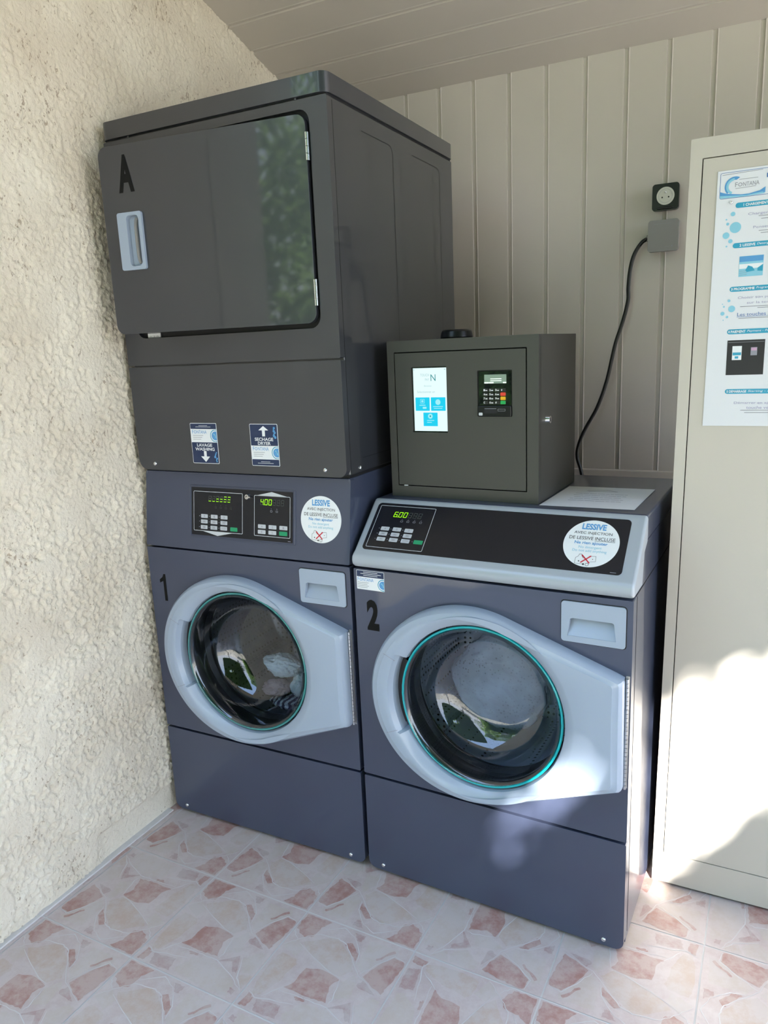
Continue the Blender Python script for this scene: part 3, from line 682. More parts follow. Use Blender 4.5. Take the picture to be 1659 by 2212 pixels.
tag(button(pl, F1, .4817, .0658, .0255, .0110, M['green']), 'green start key')
# little key switch between the two key fields
kl = bmesh.new(); bmesh.ops.create_cone(kl, cap_ends=True, segments=24, radius1=.0075, radius2=.0065, depth=.007, matrix=F1 @ Matrix.Translation((.3675, .1578, .0045)))
kk = build('key_switch', kl, M['chrome'], cp, smooth=True, ang=40)
plate('key_tab', [rr(.3672, .1555, .3800, .1590, .0015, 3)], .0020, M['chrome'], kk, F1, .0100)
plate('key_centre', [circ(.3675, .1578, .0030, 16)], .0010, M['inkblack'], kk, F1, .0086)
detergent_sticker(cp, F1, .5968, .1105)
# dryer body
bm = bmesh.new(); box(bm, .001, W-.001, .030, .766, 1.0925, 1.957); body = build('dryer_body', bm, M['paint_shaded'], m1, bevel=.004)
mbox('body_gap', M['black'], m1, .006, W-.006, .035, .74, 1.083, 1.094)
# front wall of the dryer with the door opening
plate('dryer_front_frame', [rr(.000, 1.3810, W, 1.9570, .004), rr(.047, 1.4535, .6345, 1.9360, .028)], .022, M['paint_shaded'], m1, frame((0, .010, 0)), 0, bevel=.006, seg=4)
plate('door_recess', [rr(.040, 1.447, .641, 1.942, .03)], .001, M['black'], m1, frame((0, .024, 0)), 0)
lp = plate('lower_access_panel', [rr(.000, 1.0905, W, 1.3765, (.030, .022, .003, .003))], .020, M['paint_shaded'], m1, frame((0, .010, 0)), 0, bevel=.006, seg=4)
for x in (.060, .622): screw(lp, x, .010, 1.1085)
F0 = frame((0, .010, 1.088))
arrow_sticker(lp, F0, .2000, .0262, .2905, .1360, False)
arrow_sticker(lp, F0, .3990, .0250, .4868, .1348, True)
screw(m1, W-.001, .083, 1.105, axis='x')
# lid
bm = bmesh.new(); bmesh.ops.create_cube(bm, size=1)
mbox('lid_gap', M['black'], m1, .004, W-.004, .016, .76, 1.955, 1.963)
bm.free(); plate('lid', [rr(-.002, .005, W+.002, .772, .022)], .043, M['paint_shaded'], m1, frame((0, 0, 2.0045), (1, 0, 0), (0, 1, 0)), 0, bevel=.004, seg=3)
for x in (.085, .598): mbox('lid_clip', M['paint_shaded'], m1, x, x+.006, .010, .02, 1.956, 1.963)
# faint pressed panels in the side sheet
for (y0, y1_, z1_, z0_) in ((.170, .342, 1.915, 1.22), (.465, .662, 1.917, 1.30)):
    bm = bmesh.new(); r_ = .022; pts = [(y0, z1_), (y1_-r_, z1_-.001)]+[(y1_-r_+r_*math.sin(a), z1_-.001-r_+r_*math.cos(a)) for a in [PI/2*i/6 for i in range(1, 7)]]+[(y1_, z0_)]
    for (a, b) in zip(pts, pts[1:]):
        d = Vector((b[0]-a[0], b[1]-a[1])).normalized(); q = Vector((-d.y, d.x))*.0009
        bm.faces.new([bm.verts.new((W-.0004, p_[0]+s_*q.x, p_[1]+s_*q.y)) for p_, s_ in ((a, -1), (b, -1), (b, 1), (a, 1))])
    build('pressed_crease', bm, M['black'], body)
mbox('side_fold', M['black'], body, W-.0012, W-.0004, .0335, .0350, 1.10, 1.95)
mbox('side_fold', M['black'], body, W-.0012, W-.0006, .10, .74, 1.128, 1.1292)
# dryer door, standing slightly ajar on its right-hand hinges
dd = bpy.data.objects.new('dryer_door', None); link(dd, m1); dd.location = (.6270, .004, 0); dd.rotation_euler = (0, 0, math.radians(6.0)); dd.empty_display_size = .05
DW = .587; FD = frame((-DW, 0, 0))
dp = plate('door_panel', [rr(0, 1.4650, DW, 1.9250, .024), rr(.0715, 1.6325, .1095, 1.7565, .010)], .016, M['paint_shaded'], dd, FD, 0, bevel=.004, seg=3)
A = Art(FD); A.text('letter_decal', M['decal'], 'A', .0555, 1.8120, .1035, 1.9010, .0006, bold=.045)
A.finish(dd)['letter_decal']['label'] = 'black letter A'
hl = rr(.0440, 1.6240, .1190, 1.7640, .006)
hd = plate('door_handle', [hl, rr(.0720, 1.6330, .1090, 1.7560, .010)], .014, M['light'], dd, FD, .007, bevel=.003); tag(hd, 'light grey recessed handle')
bm = bmesh.new(); q = [(.0715, .0005), (.1095, -.011)]
vs = [bm.verts.new(FD @ Vector(p_)) for p_ in ((.0705, 1.631, -.006), (.0705, 1.758, -.006), (.094, 1.758, -.015), (.094, 1.631, -.015), (.1105, 1.631, .000), (.1105, 1.758, .000))]
bm.faces.new((vs[0], vs[3], vs[2], vs[1])); bm.faces.new((vs[3], vs[4], vs[5], vs[2])); build('handle_hollow', bm, M['light'], hd, smooth=True, ang=60)
tube('handle_grip', [FD @ Vector(p_) for p_ in ((.0955, 1.640, -.006), (.0920, 1.660, -.004), (.0920, 1.73, -.004), (.0955, 1.750, -.006))], .0045, M['sockgrey'], hd)
for z in (1.855, 1.535):
    hb = bmesh.new(); box(hb, .6245, .6330, .0035, .0100, z-.030, z+.030)
    for k in range(4): 
        z0 = z-.030+k*.0152; va = [[hb.verts.new((.6287+.0035*math.cos(2*PI*i/10), .0030+.0035*math.sin(2*PI*i/10), q)) for i in range(10)] for q in (z0, z0+.014)]
        for i in range(10): hb.faces.new((va[0][i], va[0][(i+1) % 10], va[1][(i+1) % 10], va[1][i]))
    build('hinge', hb, M['chrome'], m1)
st_ = mbox('latch_plate', M['white'], m1, .074, .118, .020, .023, 1.4545, 1.466)
A = Art(frame((0, .0198, 0))); A.text('latch_lettering', M['inkgrey'], '> 2.0', .080, 1.4555, .112, 1.4600, .0002); A.finish(st_)
A = Art(FR); A.loops('number_decal', M['decal'], [[(.0505, .702), (.0605, .702), (.0605, .784), (.0535, .784), (.0490, .7745), (.0375, .7660), (.0375, .7560), (.0505, .7625)]], .0006); A.finish(m1)['number_decal']['label'] = 'black number 1'

# ------------------------------------------------------------------ machine 2: free-standing washer
m2 = empty('front_load_washer', (.6924, -.0010, 0), -.0395226, 'dark grey front-load washer marked 2 with a light grey slanted console', 'washing machine')
T2 = Matrix.Translation(m2.location) @ Matrix.Rotation(-.0395226, 4, 'Z')
D2 = .605
bm = bmesh.new(); shell(bm, .003, W-.003, .028, D2, .012, .8655); box(bm, .004, .008, .135, D2, .866, .965); box(bm, W-.007, W-.003, .10, D2, .8665, .958)
box(bm, .008, W-.007, .60, D2, .866, .965)
build('washer_body', bm, M['paint'], m2, bevel=.0015)
for x in (.06, W-.06):
    for y in (.09, .54):
        bm = bmesh.new(); bmesh.ops.create_cone(bm, cap_ends=True, segments=16, radius1=.022, radius2=.016, depth=.014, matrix=Matrix.Translation((x, y, .007))); build('foot', bm, M['rubber'], m2)
mbox('side_seam', M['black'], m2, W-.0031, W-.0024, .045, .0462, .03, .86)
mbox('side_seam', M['black'], m2, W-.0031, W-.0024, .03, D2-.01, .8640, .8655)
front_panel(m2); kick_panel(m2); dispenser(m2)
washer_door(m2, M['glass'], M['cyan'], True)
mbox('lid', M['paint'], m2, .002, W-.001, .138, D2+.004, .960, 1.018, bevel=.006, seg=3)
# slanted console
bm = bmesh.new(); prof = [(.003, .8690), (-.004, .8760), (-.006, .8850), (-.004, .8960), (.003, .9030), (.012, .9090), (.120, 1.0105), (.128, 1.0165), (.1385, 1.0190), (.1400, .958), (.105, .940), (.090, .8690)]
ca = [bm.verts.new((-.001, y, z)) for y, z in prof]; cb_ = [bm.verts.new((W, y, z)) for y, z in prof]
for i in range(len(prof)):
    j = (i+1) % len(prof); bm.faces.new((ca[i], ca[j], cb_[j], cb_[i]))
bm.faces.new(ca); bm.faces.new(cb_[::-1])
con = build('console', bm, M['light2'], m2, bevel=.009, seg=4); tag(con, 'light grey slanted console')
con.modifiers['bevel'].angle_limit = math.radians(60)
q0 = Vector((0, .0120, .9080)); q1 = Vector((0, .1210, 1.0112)); F2 = frame(q0, (1, 0, 0), (q1-q0))
pl = plate('control_plate', [rr(.0190, .0045, .6520, .1460, .010)], .001, M['panel'], m2, F2, .0013)
A = Art(F2); A.outline('pale_frame', M['whitegrey'], .0275, .0125, .1838, .1385, .0012, .003, .0016)
for i, ch in enumerate('600   '):
    segs(A, 'unlit_segments', M['leddim'], '8', .0730+i*.0135, .1050, .0102, .0160, n=.0017)
    if ch != ' ': segs(A, 'lit_digits', M['led'], ch, .0730+i*.0135, .1050, .0102, .0160, n=.0019)
A.circle('lit_digits', M['led'], .0848, .1055, .0010, .0019, 10)
for x in (.1015, .1190, .1364, .1543): A.outline('pale_symbols', M['inkgrey'], x-.0034, .0915, x+.0034, .0965, .0008, .0008, .0017); A.line('pale_symbols', M['inkgrey'], [(x-.001, .0995), (x+.001, .0995)], .001, .0017)
for u, v in ((.0467, .0690), (.0802, .0690), (.1139, .0685), (.0463, .0537), (.0803, .0535), (.1149, .0530), (.0460, .0378), (.0809, .0378), (.1141, .0378), (.1500, .0378)): A.circle('key_light', M['inkgrey'], u, v, .0011, .0017, 10)
A.line('small_print', M['inkgrey'], [(.628, .0095), (.640, .0095)], .0012, .0016)
A.finish(pl)
F2b = F2 @ Matrix.Translation((0, 0, .0003))
for (u, v, g) in ((.0633, .0690, 'g4'), (.0967, .0692, 'g8'), (.1304, .0683, 'g3'), (.0628, .0537, 'i'), (.0968, .0535, 'i'), (.1314, .0528, 'i'), (.0625, .0378, 'i'), (.0974, .0378, 'i'), (.1306, .0378, 't')):
    button(pl, F2b, u, v, .0235, .0108, M['key'], g[0], g[1:])
tag(button(pl, F2b, .1659, .0378, .0245, .0112, M['green']), 'green start key')
detergent_sticker(pl, F2 @ Matrix.Translation((0, 0, .0008)), .5755, .0770)
# address sticker under the console
s = plate('contact_sticker', [rr(.0095, .8108, .0888, .8608, .002, 3)], .0003, M['white'], m2, FR, .0005)
A = Art(frame((0, -.0005, 0)))
A.rect('navy_field', M['navy'], .0105, .8440, .0880, .8598, .0003, r=.0012)
for k in range(3): A.line('white_lettering', M['white'], [(.030-.008*(k == 1), .8565-.0042*k), (.070+.010*(k == 1), .8565-.0042*k)], .0013, .0005)
brand(A, .0125, .8330, .046)
for k in range(4): A.line('small_print', M['inkgrey'], [(.0125, .8290-.0042*k), (.044-.004*(k % 2), .8290-.0042*k)], .0011, .0004)
machine_drawing(A, .0850, .8270, .0150, .0880, .8115, .8430)
A.finish(s)
A = Art(FR); A.text('number_decal', M['decal'], '2', .0345, .7045, .0690, .7860, .0006, bold=.045); A.finish(m2)['number_decal']['label'] = 'black number 2'

# ------------------------------------------------------------------ laundry in the left drum
def crumple(name, c, size, mat, seed, label, sq=(1, 1, 1)):
    rs = random.Random(seed); bm = bmesh.new(); bmesh.ops.create_icosphere(bm, subdivisions=5, radius=1)
    from mathutils import noise
    for v in bm.verts:
        n_ = v.co.normalized(); q = n_*1.6+Vector((seed*3.1, seed*1.7, 0))
        f = 1+.30*noise.noise(q)+.30*(1-abs(noise.noise(q*2.2))*2)*.5+.10*(1-abs(noise.noise(q*5))*2)
        v.co = Vector((n_.x*size*sq[0], n_.y*size*sq[1], n_.z*size*sq[2]))*f*.8
    o = build(name, bm, mat, None, smooth=True, ang=180); o.location = c; return tag(o, label, 'laundry', 'laundry inside the left washer drum')
def cloth(name, col, stripe=None, sc=60):
    m = P(name, col, .9, bump=(140, .3, .002)); n, l = nodes_of(m)
    if stripe:
        t = n.new('ShaderNodeTexCoord'); w = n.new('ShaderNodeTexWave'); w.inputs['Scale'].default_value = sc; w.inputs['Distortion'].default_value = 6
        r = n.new('ShaderNodeValToRGB'); r.color_ramp.elements[0].position = .45; r.color_ramp.elements[1].position = .55
        r.color_ramp.elements[0].color = (*col, 1); r.color_ramp.elements[1].color = (*stripe, 1)
        l.new(t.outputs['Object'], w.inputs['Vector']); l.new(w.outputs['Fac'], r.inputs[0]); l.new(r.outputs[0], n['Principled BSDF'].inputs['Base Color'])
    return m
crumple('garment', (.330, .175, .470), .062, cloth('blue_grey_cotton', (.58, .68, .80)), 1, 'crumpled blue grey garment uppermost in the washer drum', (1.1, .6, .62))
crumple('garment', (.395, .180, .410), .046, cloth('white_cotton', (.78, .84, .90)), 2, 'pale white garment at the right of the washer drum', (.9, .8, .9))
crumple('garment', (.310, .160, .400), .044, cloth('dusty_pink_towelling', (.58, .42, .46)), 3, 'dusty pink towel lying in the washer drum', (1.1, .9, .55))
crumple('garment', (.340, .165, .355), .040, cloth('patterned_cotton', (.65, .67, .72), (.10, .07, .12), 16), 4, 'black and white patterned garment lowest in the washer drum', (1.5, .9, .5))
crumple('garment', (.400, .265, .545), .050, cloth('purple_cotton', (.16, .13, .24)), 5, 'dark purple garment at the back of the washer drum', (.8, .6, 1.2))
# soapy water churning behind the glass of machine 2
def foam_material():
    m = P('soapy_foam', (.50, .56, .64), .35); n, l = nodes_of(m); b = n['Principled BSDF']
    t = n.new('ShaderNodeTexCoord'); v = n.new('ShaderNodeTexVoronoi'); v.inputs['Scale'].default_value = 110; v.inputs['Randomness'].default_value = .8
    r = n.new('ShaderNodeValToRGB'); r.color_ramp.elements[0].position = .18; r.color_ramp.elements[1].position = .30; r.color_ramp.elements[0].color = (.10, .12, .16, 1); r.color_ramp.elements[1].color = (.19, .235, .32, 1)
    x = n.new('ShaderNodeTexNoise'); x.inputs['Scale'].default_value = 9; x.inputs['Detail'].default_value = 3
    k = n.new('ShaderNodeMixRGB'); k.inputs[2].default_value = (.33, .40, .54, 1)
    rr_ = n.new('ShaderNodeValToRGB'); rr_.color_ramp.elements[0].position = .40; rr_.color_ramp.elements[1].position = .72
    l.new(t.outputs['Object'], v.inputs['Vector']); l.new(v.outputs['Distance'], r.inputs[0]); l.new(t.outputs['Object'], x.inputs['Vector']); l.new(x.outputs['Fac'], rr_.inputs[0])
    l.new(rr_.outputs[0], k.inputs[0]); l.new(r.outputs[0], k.inputs[1]); l.new(k.outputs[0], b.inputs['Base Color'])
    return m
bm = bmesh.new(); bmesh.ops.create_icosphere(bm, subdivisions=5, radius=1)
from mathutils import noise as mnoise
for v in bm.verts:
    f = 1+.10*mnoise.noise(v.co*2.5+Vector((5, 1, 2)))+.04*mnoise.noise(v.co*7)
    v.co = Vector((v.co.x*.128, v.co.y*.020, v.co.z*.124))*f
fo = build('soap_foam', bm, foam_material(), None, smooth=True, ang=180); fo.location = T2 @ Vector((.339, .132, .560)); tag(fo, 'pale soapy foam churning behind the glass of the right washer', 'foam')

# ------------------------------------------------------------------ payment terminal on machine 2
Z0 = 1.0183
pt = empty('payment_terminal', tuple(T2 @ Vector((.0285, .1720, Z0))), -.0395226, 'dark grey metal payment box with touch screen, standing on the right washer', 'payment terminal')
BW, BH, BD = .3960, .3975, .322
bm = bmesh.new(); shell(bm, 0, BW, 0, BD, 0, BH); tb = build('housing', bm, M['box'], pt, bevel=.001)
plate('front_frame', [rr(0, 0, BW, BH, .002), rr(.0190, .0285, .3680, .3695, .002)], .018, M['box'], pt, FR, .0005, bevel=.0015)
mbox('door_rebate', M['black'], pt, .010, .375, .0140, .0160, .020, .378)
FB = frame((0, -.0005, 0))
scr = rr(.0655, .1680, .1640, .3315, .003); rd = rr(.2440, .2090, .3318, .3190, .003)
dr = plate('terminal_door', [rr(.0215, .0310, .3650, .3665, .0015), scr, rd], .010, M['box'], pt, FR, 0, bevel=.0008)
sb = plate('touch_screen', [rr(.0650, .1675, .1645, .3320, .003)], .004, M['readerglass'], pt, FR, -.0045)
SA = frame((0, .0045, 0)); A = Art(SA)
A.rect('lit_display', M['scr'], .0700, .1715, .1615, .3285, .0003)
A.text('grey_lettering', M['scrgrey'], 'TOUCH', .090, .3080, .1145, .3145, .0006); A.text('grey_lettering', M['scrgrey'], 'PAY', .1030, .2970, .1145, .3030, .0006)
A.text('teal_initial', M['scrteal'], 'N', .1185, .2965, .1320, .3125, .0006)
A.text('grey_lettering', M['scrgrey'], 'Bienvenue', .1000, .2825, .1200, .2865, .0006)
A.text('grey_lettering', M['scrgrey'], 'Sélectionnez un', .0800, .2670, .1290, .2730, .0006)
A.rect('cyan_tile', M['scrcyan'], .0745, .2225, .1140, .2560, .0006, r=.001); A.rect('cyan_tile', M['scrcyan'], .1175, .2225, .1575, .2560, .0006, r=.001); A.rect('cyan_tile', M['scrcyan'], .0955, .1840, .1350, .2180, .0006, r=.001)
A.outline('tile_symbol', M['scrpale'], .0880, .2410, .1000, .2520, .0010, .0012, .0009); A.circle('tile_symbol', M['scrpale'], .0940, .2465, .0030, .0009, 16)
A.line('tile_symbol', M['scrpale'], [(.0860, .2365), (.1020, .2365)], .0020, .0009); A.rect('tile_symbol', M['scr'], .0945, .2275, .1050, .2325, .0009, r=.001)
A.circle('tile_symbol', M['scrpale'], .1150, .2090, .0065, .0009, 18); A.line('tile_symbol', M['scrpale'], [(.1060, .1985), (.1250, .1985)], .0018, .0009); A.line('tile_symbol', M['scrpale'], [(.1060, .1935), (.1180, .1935)], .0018, .0009)
A.circle('tile_symbol', M['scrpale'], .1370, .2440, .0070, .0009, 18); A.line('tile_symbol', M['scrpale'], [(.1240, .2330), (.1500, .2330)], .0018, .0009); A.line('tile_symbol', M['scrpale'], [(.1260, .2285), (.1480, .2285)], .0016, .0009)
A.circle('teal_initial', M['scrteal'], .1150, .2090, .0022, .0012, 12); A.line('grey_lettering', M['scrgrey'], [(.0715, .3245), (.0745, .3245)], .0016, .0006); A.line('grey_lettering', M['scrgrey'], [(.1560, .3245), (.1585, .3245)], .0020, .0006)
A.finish(sb)
# card reader
cr_ = plate('card_reader', [rr(.2445, .2095, .3313, .3185, .003)], .006, M['sockblack'], pt, FR, -.0040, bevel=.0006)
plate('reader_face', [rr(.2470, .2370, .3285, .3160, .002)], .0012, M['readerglass'], cr_, FR, -.0032)
ld = plate('reader_display', [rr(.2610, .2875, .3165, .3087, .001)], .0006, M['lcd'], cr_, FR, -.0028)
A = Art(frame((0, .0028, 0))); 
for k, (a, b) in enumerate(((.277, .304), (.277, .304))): A.line('display_text', M['lcdtext'], [(a, .2985-.0045*k), (b, .2985-.0045*k)], .0018, .0003)
for a, b in ((.2620, .2720), (.2745, .2840), (.3090, .3155)): A.line('display_text', M['lcdtext'], [(a, .2895), (b, .2895)], .0030, .0003)
A.finish(ld)
keys = [['1', '2', '3', '*'], ['4', '5', '6', 'r'], ['7', '8', '9', 'y'], ['C', '0', '#', 'g']]
for r_, row in enumerate(keys):
    for c_, ch in enumerate(row):
        u = .2641+c_*.01475; v = .2721-r_*.00985
        mt = {'r': M['redkey'], 'y': M['yellow'], 'g': M['greenkey']}.get(ch, M['keyblack'])
        k_ = plate('reader_key', [rr(u-.0063, v-.0040, u+.0063, v+.0040, .0012, 3)], .0020, mt, cr_, FR, -.0010, bevel=.0005)
        if ch not in 'ryg':
            A = Art(frame((0, .0010, 0))); A.text('key_digit', M['white'], ch, u-.0045, v-.0023, u-.0008, v+.0023, .0003, bold=.02)
            if ch.isdigit(): A.line('key_digit', M['whitegrey'], [(u+.0008, v-.0008), (u+.0045, v-.0008)], .0020, .0003)
            A.finish(k_)
        else: tag(k_, {'r': 'red cancel key', 'y': 'yellow correction key', 'g': 'green confirm key'}[ch])
sl = bmesh.new(); box(sl, .2455, .3303, -.004, .004, .2095, .2345); so = build('card_slot', sl, M['sockblack'], cr_, bevel=.0020)
A = Art(frame((0, -.004, 0))); A.rect('slot_mouth', M['black'], .2620, .2170, .2950, .2270, .0004); A.line('slot_highlight', M['inkgrey'], [(.2640, .2285), (.2930, .2285)], .0012, .0004)
A.outline('slot_guide', M['inkgrey'], .2970, .2225, .3160, .2280, .0007, .001, .0004); A.rect('reader_emblem', M['whitegrey'], .2485, .2120, .2585, .2190, .0004, r=.002); A.finish(so)
mbox('door_lamp', M['white'], pt, .036, .046, -.001, .004, .0285, .0305, bevel=.0005)
# cam lock on the right side
bm = bmesh.new(); bmesh.ops.create_cone(bm, cap_ends=True, segments=28, radius1=.0105, radius2=.0090, depth=.010, matrix=Matrix.Translation((BW+.005, .061, .197)) @ Matrix.Rotation(PI/2, 4, 'Y'))
lk = build('cam_lock', bm, M['chrome'], pt, smooth=True, ang=40); mbox('keyhole', M['black'], lk, BW+.0099, BW+.0106, .0600, .0620, .1925, .2015)
# low black antenna housing on the top
bm = bmesh.new(); bmesh.ops.create_cone(bm, cap_ends=True, segments=40, radius1=.044, radius2=.038, depth=.024, matrix=Matrix.Translation((.128, .150, BH+.012)))
build('antenna_cap', bm, M['sockblack'], pt, bevel=.007, seg=4)

# paper lying on the washer beside the box
pp = empty('paper_sheet', tuple(T2 @ Vector((.0, .0, Z0))), -.0395226, 'white printed sheet lying on the right washer beside the payment box', 'paper')
bm = bmesh.new(); qd = [(.4290, .1630), (.6452, .1745), (.6482, .4300), (.4320, .4185)]
vs = [bm.verts.new((x, y, .0006)) for x, y in qd]; f = bm.faces.new(vs); r = bmesh.ops.extrude_face_region(bm, geom=[f]); bmesh.ops.translate(bm, vec=(0, 0, .0004), verts=[g for g in r['geom'] if isinstance(g, bmesh.types.BMVert)])
build('sheet', bm, M['paper'], pp)
A = Art(frame((0, 0, .0010), (1, .05, 0), (-.02, 1, 0)))
A.line('printed_lines', M['inkgrey'], [(.500, .340), (.545, .358), (.575, .340), (.505, .336)], .003, .0003)
rs = random.Random(3)
for k in range(5):
    x = .478+rs.random()*.01; y = .305-.022*k
    while x < .600:
        w_ = .006+rs.random()*.016; A.line('printed_lines', M['inkgrey'], [(x, y), (min(x+w_, .605), y)], .0035, .0003); x += w_+.004
A.finish(pp)

# ------------------------------------------------------------------ wall sockets and cable
def rounded_socket(name, label, cx, cz, w, h_, mat, depth):
    o = empty(name, (cx, YB, cz), 0, label, 'wall socket')
    plate('back_box', [rr(-w*.46, -h_*.46, w*.46, h_*.46, w*.13)], depth*.62, mat, o, FR, depth*.62, bevel=.004, seg=3)
    return o
so1 = rounded_socket('wall_socket', 'black surface-mounted wall socket with a round white face', 1.2785, 1.8265, .0800, .0790, M['sockblack'], .045)
plate('cover_frame', [rr(-.0395, -.0395, .0395, .0390, .009)], .020, M['sockblack'], so1, FR, .045, bevel=.003, seg=3)
fc = plate('socket_face', [circ(0, .002, .0265, 40)], .004, M['cream'], so1, FR, .0465, bevel=.001)
A = Art(frame((0, -.0465, 0)))
A.loops('face_rim', M['inkgrey'], [circ(0, .002, .0205, 36), circ(0, .002, .0198, 36)], .0004)
for u, v, r_ in ((-.0095, -.002, .0024), (.0095, -.002, .0024)): A.circle('contact_hole', M['black'], u, v, r_, .0005, 14)
A.finish(fc)
screw(fc, 0, -.0465, .0125, .0028, name='earth_pin')
mbox('flap_lip', M['sockblack'], so1, -.024, .024, -.050, -.040, -.0365, -.0300, bevel=.0025)
so2 = rounded_socket('plug_housing', 'grey closed wall socket holding the black cable, under the black socket', 1.2755, 1.7110, .0930, .0950, M['sockgrey'], .046)
cv = plate('closed_flap', [rr(-.0460, -.0470, .0460, .0475, .009)], .022, M['sockgrey'], so2, FR, .046, bevel=.004, seg=3)
A = Art(frame((0, -.046, 0))); A.line('flap_groove', M['inkgrey'], [(-.028, .036), (.022, .036)], .0012, .0003); A.line('flap_mark', M['inkgrey'], [(.006, -.034), (.020, -.034)], .0012, .0003); A.circle('flap_mark', M['inkgrey'], .027, -.033, .0022, .0003, 12); A.finish(cv)
mbox('cable_gland', M['sockgrey'], so2, -.052, -.040, -.032, -.014, -.012, .008, bevel=.003)
cb = tube('power_cable', [(1.236, 1.088, 1.708), (1.222, 1.083, 1.706), (1.207, 1.08, 1.695), (1.187, 1.08, 1.663), (1.176, 1.08, 1.621), (1.171, 1.08, 1.563), (1.171, 1.08, 1.519), (1.156, 1.08, 1.453), (1.135, 1.08, 1.386), (1.122, 1.08, 1.325), (1.107, 1.08, 1.256), (1.078, 1.08, 1.170), (1.035, 1.08, 1.089), (1.014, 1.08, 1.032), (1.012, 1.08, .99), (1.028, 1.082, .930), (1.04, 1.085, .80), (1.04, 1.085, .40), (1.02, 1.07, .08), (.98, .98, .012)], .0062, M['cable'], seg=12, res=6)
tag(cb, 'black power cable hanging from the grey socket down behind the washer', 'cable')

# ------------------------------------------------------------------ metal cabinet and poster on the right
CY = .2555; LEAN = .0122
cab = empty('metal_cabinet', (1.3995, CY, 0), 0, 'tall pale beige grey metal cabinet with a poster on its door', 'cabinet')
def lean(o):
    for v in o.data.vertices: v.co.x += LEAN*v.co.z
    return o
CW = .92; CD = .43; CH = 1.80
bm = bmesh.new(); shell(bm, 0, CW, .002, CD, .006, CH); lean(build('carcass', bm, M['cabinet'], cab, bevel=.002))
lean(plate('front_frame', [rr(0, .006, CW, CH, .002), rr(.0240, .0900, CW-.024, 1.7600, .001)], .018, M['cabinet'], cab, FR, 0, bevel=.0015))
lean(mbox('door_gap', M['black'], cab, .02, CW-.02, .012, .014, .080, 1.77))
d1 = lean(plate('cabinet_door', [rr(.0262, .0922, .4590, 1.7578, .001)], .015, M['cabinet'], cab, FR, -.0002, bevel=.0012))
d2 = lean(plate('cabinet_door', [rr(.4610, .0922, CW-.0262, 1.7578, .001)], .015, M['cabinet'], cab, FR, -.0002, bevel=.0012))
hh = lean(mbox('door_handle', M['chrome'], d2, .49, .51, -.02, 0, .86, .98, bevel=.004)); hh.parent = d2
for x in (.012, .30, .6, .9): lean(mbox('foot', M['chrome'], cab, x-.008, x+.008, .01, .03, 0, .007))

po = empty('instruction_poster', (1.4700, CY-.0004, 1.2000), 0, 'white laundry instruction poster with blue headings on the metal cabinet door', 'poster')
sh = .0122
FP = Matrix.Identity(4); FP = frame((0, 0, 0)) @ Matrix(((1, sh*.4, 0, 0), (0, 1, 0, 0), (0, 0, 1, 0), (0, 0, 0, 1)))
PW = .375
plate('poster_sheet', [[(0, -.002), (PW, -.002), (PW, .529), (.004, .529)]], .0006, M['paper'], po, FP, .0010)
A = Art(FP @ Matrix.Translation((0, 0, .0010)))
A.outline('heading_frame', M['inkblue'], .0090, .4735, .366, .5250, .0009, .004, .0003)
A.line('fine_print', M['inkgrey'], [(.0130, .5205), (.088, .5225)], .0009, .0003)
wv = [(.0100, .4750), (.0100, .4880), (.0180, .4850), (.0250, .4830), (.0500, .4790), (.0650, .4790), (.0850, .4830), (.0950, .4890), (.0950, .4780), (.0600, .4750)]
A.loops('wave_drawing', M['sky'], [wv], .0004)
arc = lambda r, a0, a1, n_=14: [(.037+r*math.cos(math.radians(a0+(a1-a0)*i/n_)), .4965+r*math.sin(math.radians(a0+(a1-a0)*i/n_))) for i in range(n_+1)]
A.loops('wave_drawing', M['sky'], [arc(.0190, 60, 225)+arc(.0125, 225, 75)], .0005)
A.loops('pale_wave', M['palecyan'], [arc(.0160, 90, 250)+arc(.0115, 250, 100)], .0007)
A.loops('pale_wave', M['palecyan'], [[(.0100, .4750), (.0100, .4800), (.03, .4785), (.06, .4765), (.09, .4795), (.095, .4760), (.06, .4745)]], .0006)
brand(A, .0380, .4945, .0450, 'grey_blue_lettering', M['inkgrey'])
A.line('fine_print', M['inkgrey'], [(.0450, .5085), (.080, .5085)], .0008, .0004); A.line('fine_print', M['inkgrey'], [(.0390, .4915), (.077, .4925)], .0008, .0004)
A.text('dark_blue_lettering', M['inkblue'], "MODE D'EMPLOI", .0960, .5060, .2500, .5150, .0004, bold=.02)
def pill(v, u0, t1, t2, s1, a):
    A.rect('heading_bar#%.3f' % v, M['cyanp'], u0, v-.0052, .345, v+.0052, .0003, r=.005)
    A.text('white_lettering#%.3f' % v, M['white'], t1, s1, v-.0027, s1+a, v+.0027, .0006, bold=.025)
    if t2: A.text('white_lettering#%.3f' % v, M['white'], t2, s1+a+.003, v-.0027, s1+a+.003+len(t2)*.0034, v+.0027, .0006, shear=.25)
pill(.4580, .0410, '1 CHARGEMENT', 'Loading - Laden', .0560, .0460)
pill(.3780, .0400, '2 LESSIVE', 'Detergent - Waschmittel', .0530, .0300)
pill(.2895, .0390, '3 PROGRAMME', 'Program - Programm', .0420, .0450)
pill(.2010, .0390, '4 PAIEMENT', 'Payment - Pago - Zahlung', .0410, .0340)
pill(.0735, .0415, '5 DEMARRAGE', 'Starting - Inicio - Start', .0450, .0390)
def body_(v, u, t, h_=.0065, per=.0046, lay='lavender_lettering', mat=None): A.text(lay, mat or M['inkpurple'], t, u, v-h_/2, u+len(t)*per, v+h_/2, .0004)
body_(.4380, .0660, 'Charger le linge dans la machine'); body_(.4110, .0770, 'Penser à bien fermer la porte')
